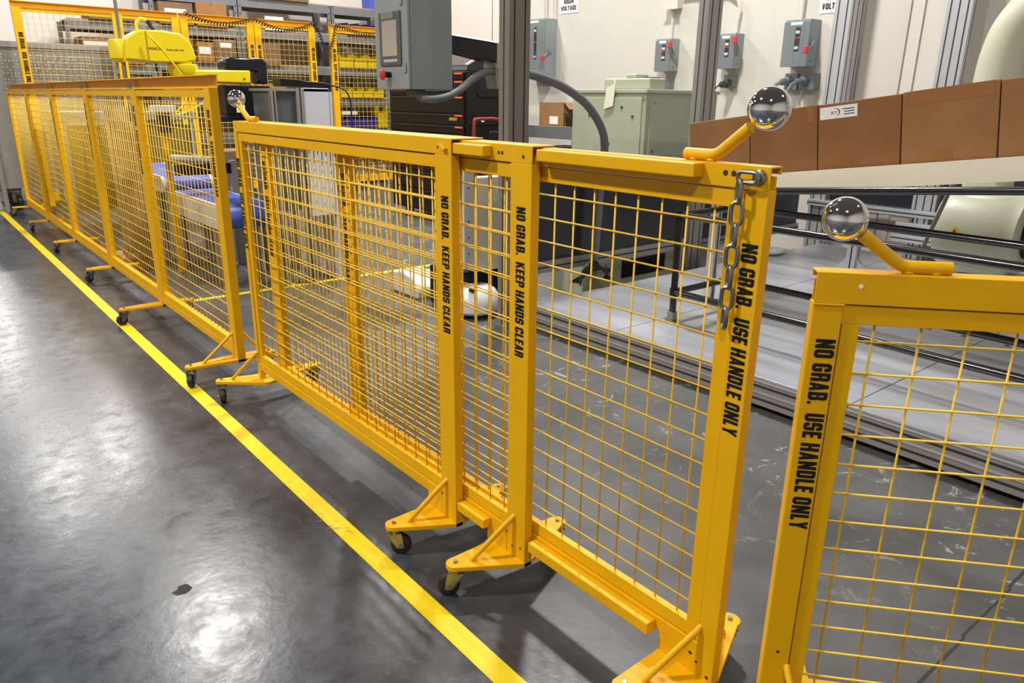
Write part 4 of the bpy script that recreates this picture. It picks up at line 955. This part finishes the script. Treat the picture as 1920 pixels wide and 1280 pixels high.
tr = thing('parts_tray', 'long white padded tray above the blue conveyor belts', 'tray', (2.1, 6.95, 0))
MB().cyl((1.85, 6.9, .99), (2.2, 6.9, .96), .03, 12).build('roller', 'white_plastic', tr, smooth=True); MB().box(1.9, 2.359, 6.85, 6.95, .84, .93).build('block', 'black', tr)
MB().box(2.36, 2.42, 6.86, 6.92, .0, .95).build('stand', 'alu', tr)

# grey cart at the far end
gcart = thing('utility_cart', 'grey wheeled cart at the far left end of the aisle', 'cart', (1.15, 12.3, 0))
MB().prism([(.85, .30), (1.30, .22), (1.36, 1.26), (.85, 1.26)], 'y', 11.95, 12.8).build('body', 'shelf_steel', gcart, bevel=.02)
MB().box(.82, 1.38, 11.93, 12.82, 1.26, 1.33).build('rim', 'grey_box', gcart)
for (x, y) in ((1.25, 12.05), (1.25, 12.7), (.9, 12.05), (.9, 12.7)): MB().lathe([(.03, -.03), (.10, -.03), (.11, 0), (.10, .03), (.03, .03)], (x, y, .11), (1, .3, 0), 20).build('wheel', 'rubber', gcart, smooth=True); MB().box(x-.05, x+.05, y-.05, y+.05, .11, .30).build('fork', 'steel', gcart)
tag(MB().lathe([(.10, 0), (.15, .05), (.16, .25), (.12, .42), (.03, .5)], (1.08, 12.3, 1.27), (0, 0, 1), 20).build('red_tank', 'red', smooth=True), 'red rounded tank on the grey cart', 'tank')
yb = thing('yellow_case', 'yellow and black case standing on the grey cart', 'case', (1.29, 12.1, 1.33)); MB().box(1.22, 1.36, 12.0, 12.2, 1.33, 1.62).build('shell', 'bin_yellow', yb, bevel=.01); MB().box(1.24, 1.34, 11.99, 12.0, 1.37, 1.58).build('black_face', 'black', yb)

# perforated steel panel left of the shelves
pp = thing('perforated_panel', 'grey perforated steel partition left of the shelving', 'panel', (1.9, 11.9, 0))
MB().box(1.1, 2.65, 11.9, 11.93, .3, 2.06).build('sheet', 'silver_sheet', pp); MB().box(1.08, 2.67, 11.88, 11.95, 2.06, 2.13).build('top_channel', 'alu', pp)
for x in (1.08, 2.62): MB().box(x, x+.05, 11.88, 11.95, 0, 2.06).build('post', 'alu', pp)
dots = MB()
for i in range(26):
    for k in range(20):
        if random.random() < .72:
            x = 1.35 + i*.04; z = 1.25 + k*.038; dots.add([(x-.006, 11.897, z-.006), (x+.006, 11.897, z-.006), (x+.006, 11.897, z+.006), (x-.006, 11.897, z+.006), (x-.006, 11.8995, z-.006), (x+.006, 11.8995, z-.006), (x+.006, 11.8995, z+.006), (x-.006, 11.8995, z+.006)], [(3,2,1,0),(4,5,6,7),(0,1,5,4),(1,2,6,5),(2,3,7,6),(3,0,4,7)])
dots.build('perforation', 'perforation', pp, kind='stuff')

# ================================================================== shelving along the back wall
def shelving(lab, x0, x1, levels, ztop, y0=12.3, y1=12.9):
    t = thing('shelving_unit', lab, 'shelving', ((x0+x1)/2, (y0+y1)/2, 0), group='grey steel shelving units')
    for x in (x0, x1-.05):
        for y in (y0, y1-.05):
            u = MB().box(x, x+.05, y, y+.05, 0, ztop).build('upright', 'shelf_steel', t)
            if y == y0:
                for k in range(int(ztop/.1)): MB().box(x+.018, x+.032, y-.002, y, .5+k*.1, .53+k*.1).build('slot_hole', 'slot', u) if .5+k*.1 > 2.2 and .53+k*.1 < ztop else None
    for z in levels:
        MB().box(x0+.05, x1-.05, y0-.004, y0+.04, z-.12, z).build('beam', 'shelf_steel', t); MB().box(x0+.05, x1-.05, y1-.04, y1, z-.12, z).build('beam', 'shelf_steel', t)
        MB().box(x0+.05, x1-.05, y0, y1, z, z+.018).build('deck', 'shelf_deck', t)
shelving('short shelving unit left of the yellow robot arm', 2.2, 3.28, (2.47, 1.9, 1.3, .6), 2.47)
shelving('shelving unit holding brown cartons behind the yellow robot arm', 3.32, 4.58, (2.93, 2.47, 1.97, 1.48, .9, .3), 2.94)
shelving('half empty shelving unit under the coiled cable', 4.60, 6.14, (2.93, 2.49, 1.97, 1.48, .9, .3), 2.94)
shelving('shelving unit with yellow and blue bins', 6.16, 7.2, (2.93, 2.49, 1.97, 1.48, .97, .3), 2.94)
def shelf_bin(lab, x0, x1, z, h, m, y0=12.25, y1=12.6, group=None):
    t = thing('storage_bin', lab, 'bin', ((x0+x1)/2, (y0+y1)/2, z), group=group); e = .006
    MB().box(x0, x1, y0, y1, z, z+e).box(x0, x0+e, y0, y1, z+e, z+h).box(x1-e, x1, y0, y1, z+e, z+h).box(x0+e, x1-e, y1-e, y1, z+e, z+h).box(x0+e, x1-e, y0, y0+e, z+e, z+h*.6).build('tub', m, t)
    MB().box(x0, x1, y0-.012, y0, z+h*.55, z+h*.68).build('lip', m, t)
def wbox(*a, **k): return carton(*a, **k)
zz = .018
G1, G2, G3, G4 = 'yellow bins on the upper shelf', 'yellow bins on the lower shelf', 'blue bins on the lower shelf', 'blue bins on the top shelf'
place = ['left', 'second', 'third', 'right']
for k in range(3): shelf_bin('%s yellow bin of the row on the shelf above the white machine parts' % ['leftmost', 'middle', 'rightmost'][k], 6.24 + k*.27, 6.49 + k*.27, 1.97+zz, .21, 'bin_yellow', group=G1)
for k in range(4): shelf_bin('%s yellow bin of the row below the white machine parts' % ['leftmost', 'second', 'third', 'rightmost'][k], 6.24 + k*.21, 6.43 + k*.21, 1.48+zz, .15, 'bin_yellow', group=G2)
for k in range(4): shelf_bin('%s blue bin of the row on the lower bin shelf' % ['leftmost', 'second', 'third', 'rightmost'][k], 6.24 + k*.165, 6.395 + k*.165, .97+zz, .22, 'bin_blue', group=G3)
shelf_bin('tall yellow bin beside the blue bins next to the tool chest', 6.93, 7.12, .97+zz, .38, 'bin_yellow')
for k in range(3): shelf_bin('%s blue bin on the highest bin shelf' % ['leftmost', 'middle', 'rightmost'][k], 6.42 + k*.21, 6.62 + k*.21, 2.49+zz, .19, 'bin_blue', group=G4)
gb = thing('tall_green_box', 'slim bright green box standing above the blue bins', 'box', (6.64, 12.55, .988)); MB().box(6.60, 6.68, 12.62, 12.7, .988, 1.42).build('case', 'bin_green', gb, bevel=.004); MB().box(6.61, 6.67, 12.616, 12.62, 1.30, 1.36).build('paper_label', 'paper', gb)
tag(MB().box(6.95, 7.15, 12.4, 12.7, 2.95, 3.2).build('blue_crate', 'belt_blue', bevel=.01), 'light blue crate on top of the bin shelving', 'crate')
def machine_part(lab, x):
    t = thing('machine_part', lab, 'machine part', (x, 12.5, 1.48+zz+.15))
    MB().lathe([(.07, 0), (.09, .02), (.09, .14), (.05, .18)], (x, 12.5, 1.63+zz), (0, 0, 1), 16).build('housing', 'silver_sheet', t, smooth=True); MB().cyl((x-.03, 12.42, 1.70), (x-.03, 12.36, 1.70), .04, 12).build('port', 'grey_bezel', t)
# white wall notice seen between shelves
nt_ = thing('wall_notice', 'small white notice on the back wall above the yellow bins', 'notice', (6.66, 13.09, 2.2)); MB().box(6.54, 6.78, 13.085, 13.1, 2.16, 2.36).build('sheet', 'paper', nt_); block_text('HIGH', .12, .03, nt_, (6.60, 13.083, 2.26), (1, 0, 0), (0, 0, 1)); block_text('VOLTAGE', .18, .03, nt_, (6.57, 13.083, 2.20), (1, 0, 0), (0, 0, 1))
def motor(lab, x):
    t = thing('machine_part', lab, 'machine part', (x, 12.75, 1.498)); MB().box(x-.09, x+.09, 12.68, 12.84, 1.498, 1.62).build('foot', 'grey_bezel', t); MB().lathe([(.06, 0), (.08, .02), (.08, .18), (.05, .2)], (x, 12.66, 1.70), (0, 1, 0), 18).build('housing', 'silver_sheet', t, smooth=True); MB().box(x-.04, x+.04, 12.7, 12.8, 1.77, 1.86).build('terminal_box', 'silver_sheet', t)
motor('left of two grey machine parts behind the yellow bins', 6.52); motor('right of two grey machine parts behind the yellow bins', 6.76)
# cartons
cl = [('cream shipping box with a white sheet on the short shelving unit', 2.36, 2.8, 1.9, .34, 'card_old', (2.38, 2.72, 12.246, 12.25, 1.93, 2.2)),
      ('brown carton beside the white labelled box on the short shelving unit', 2.84, 3.15, 1.9, .25, 'card', None),
      ('flat brown box on top of the short shelving unit', 2.5, 3.1, 2.47, .14, 'card_old', None),
      ('brown carton on the second shelf right above the robot arm', 3.42, 3.9, 2.47, .3, 'card_old', (3.5, 3.8, 12.246, 12.25, 2.55, 2.7)),
      ('dark brown carton right of the one above the robot arm', 3.95, 4.4, 2.47, .33, 'card', None),
      ('brown carton behind the rear fence at robot height', 3.45, 3.85, 1.97, .32, 'card_old', None),
      ('narrow brown carton between others at robot height', 3.9, 4.15, 1.97, .28, 'card', (3.93, 4.1, 12.246, 12.25, 2.1, 2.2)),
      ('red marked brown carton at robot height by the upright', 4.18, 4.48, 1.97, .33, 'card_old', (4.25, 4.42, 12.246, 12.25, 2.2, 2.27)),
      ('wide brown carton low behind the black robot cover', 3.5, 4.0, 1.48, .3, 'card_old', None),
      ('brown carton low beside the black robot cover', 4.05, 4.5, 1.48, .28, 'card', (4.15, 4.3, 12.246, 12.25, 1.55, 1.66)),
      ('brown carton at the left end of the half empty unit', 4.7, 5.2, 1.97, .3, 'card_old', None),
      ('long brown carton lower left in the half empty unit', 4.68, 5.25, 1.48, .2, 'card', (4.8, 4.95, 12.246, 12.25, 1.52, 1.62)),
      ('large brown carton on the very top of the shelving', 4.75, 5.75, 2.93, .3, 'card_old', None),
      ('brown carton on the top shelf at the left of the tall units', 3.4, 3.8, 2.93, .28, 'card', None),
      ('plain carton on the low shelf behind the enclosure', 4.75, 5.3, .9, .3, 'card_old', None),
      ('grey case on the low shelf near the bins', 5.4, 5.95, .9, .25, 'grey_dark_box', None)]
for (lb_, x0, x1, z, h, m, pp_) in cl: carton(lb_, x0, x1, 12.25, 12.75, z+zz, z+zz+h, m, group='boxes on the back shelves', paper=pp_)
wp_ = MB().box(5.0, 5.3, 12.27, 12.294, 2.5, 2.7).build('white_notice', 'paper'); tag(wp_, 'white notice sheet fixed at the shelf edge under the coiled cable', 'notice')
tag(MB().box(6.25, 6.55, 12.3, 12.6, .988+.22, 1.27).build('white_sheet', 'paper'), 'white papers lying over the blue bins', 'papers')
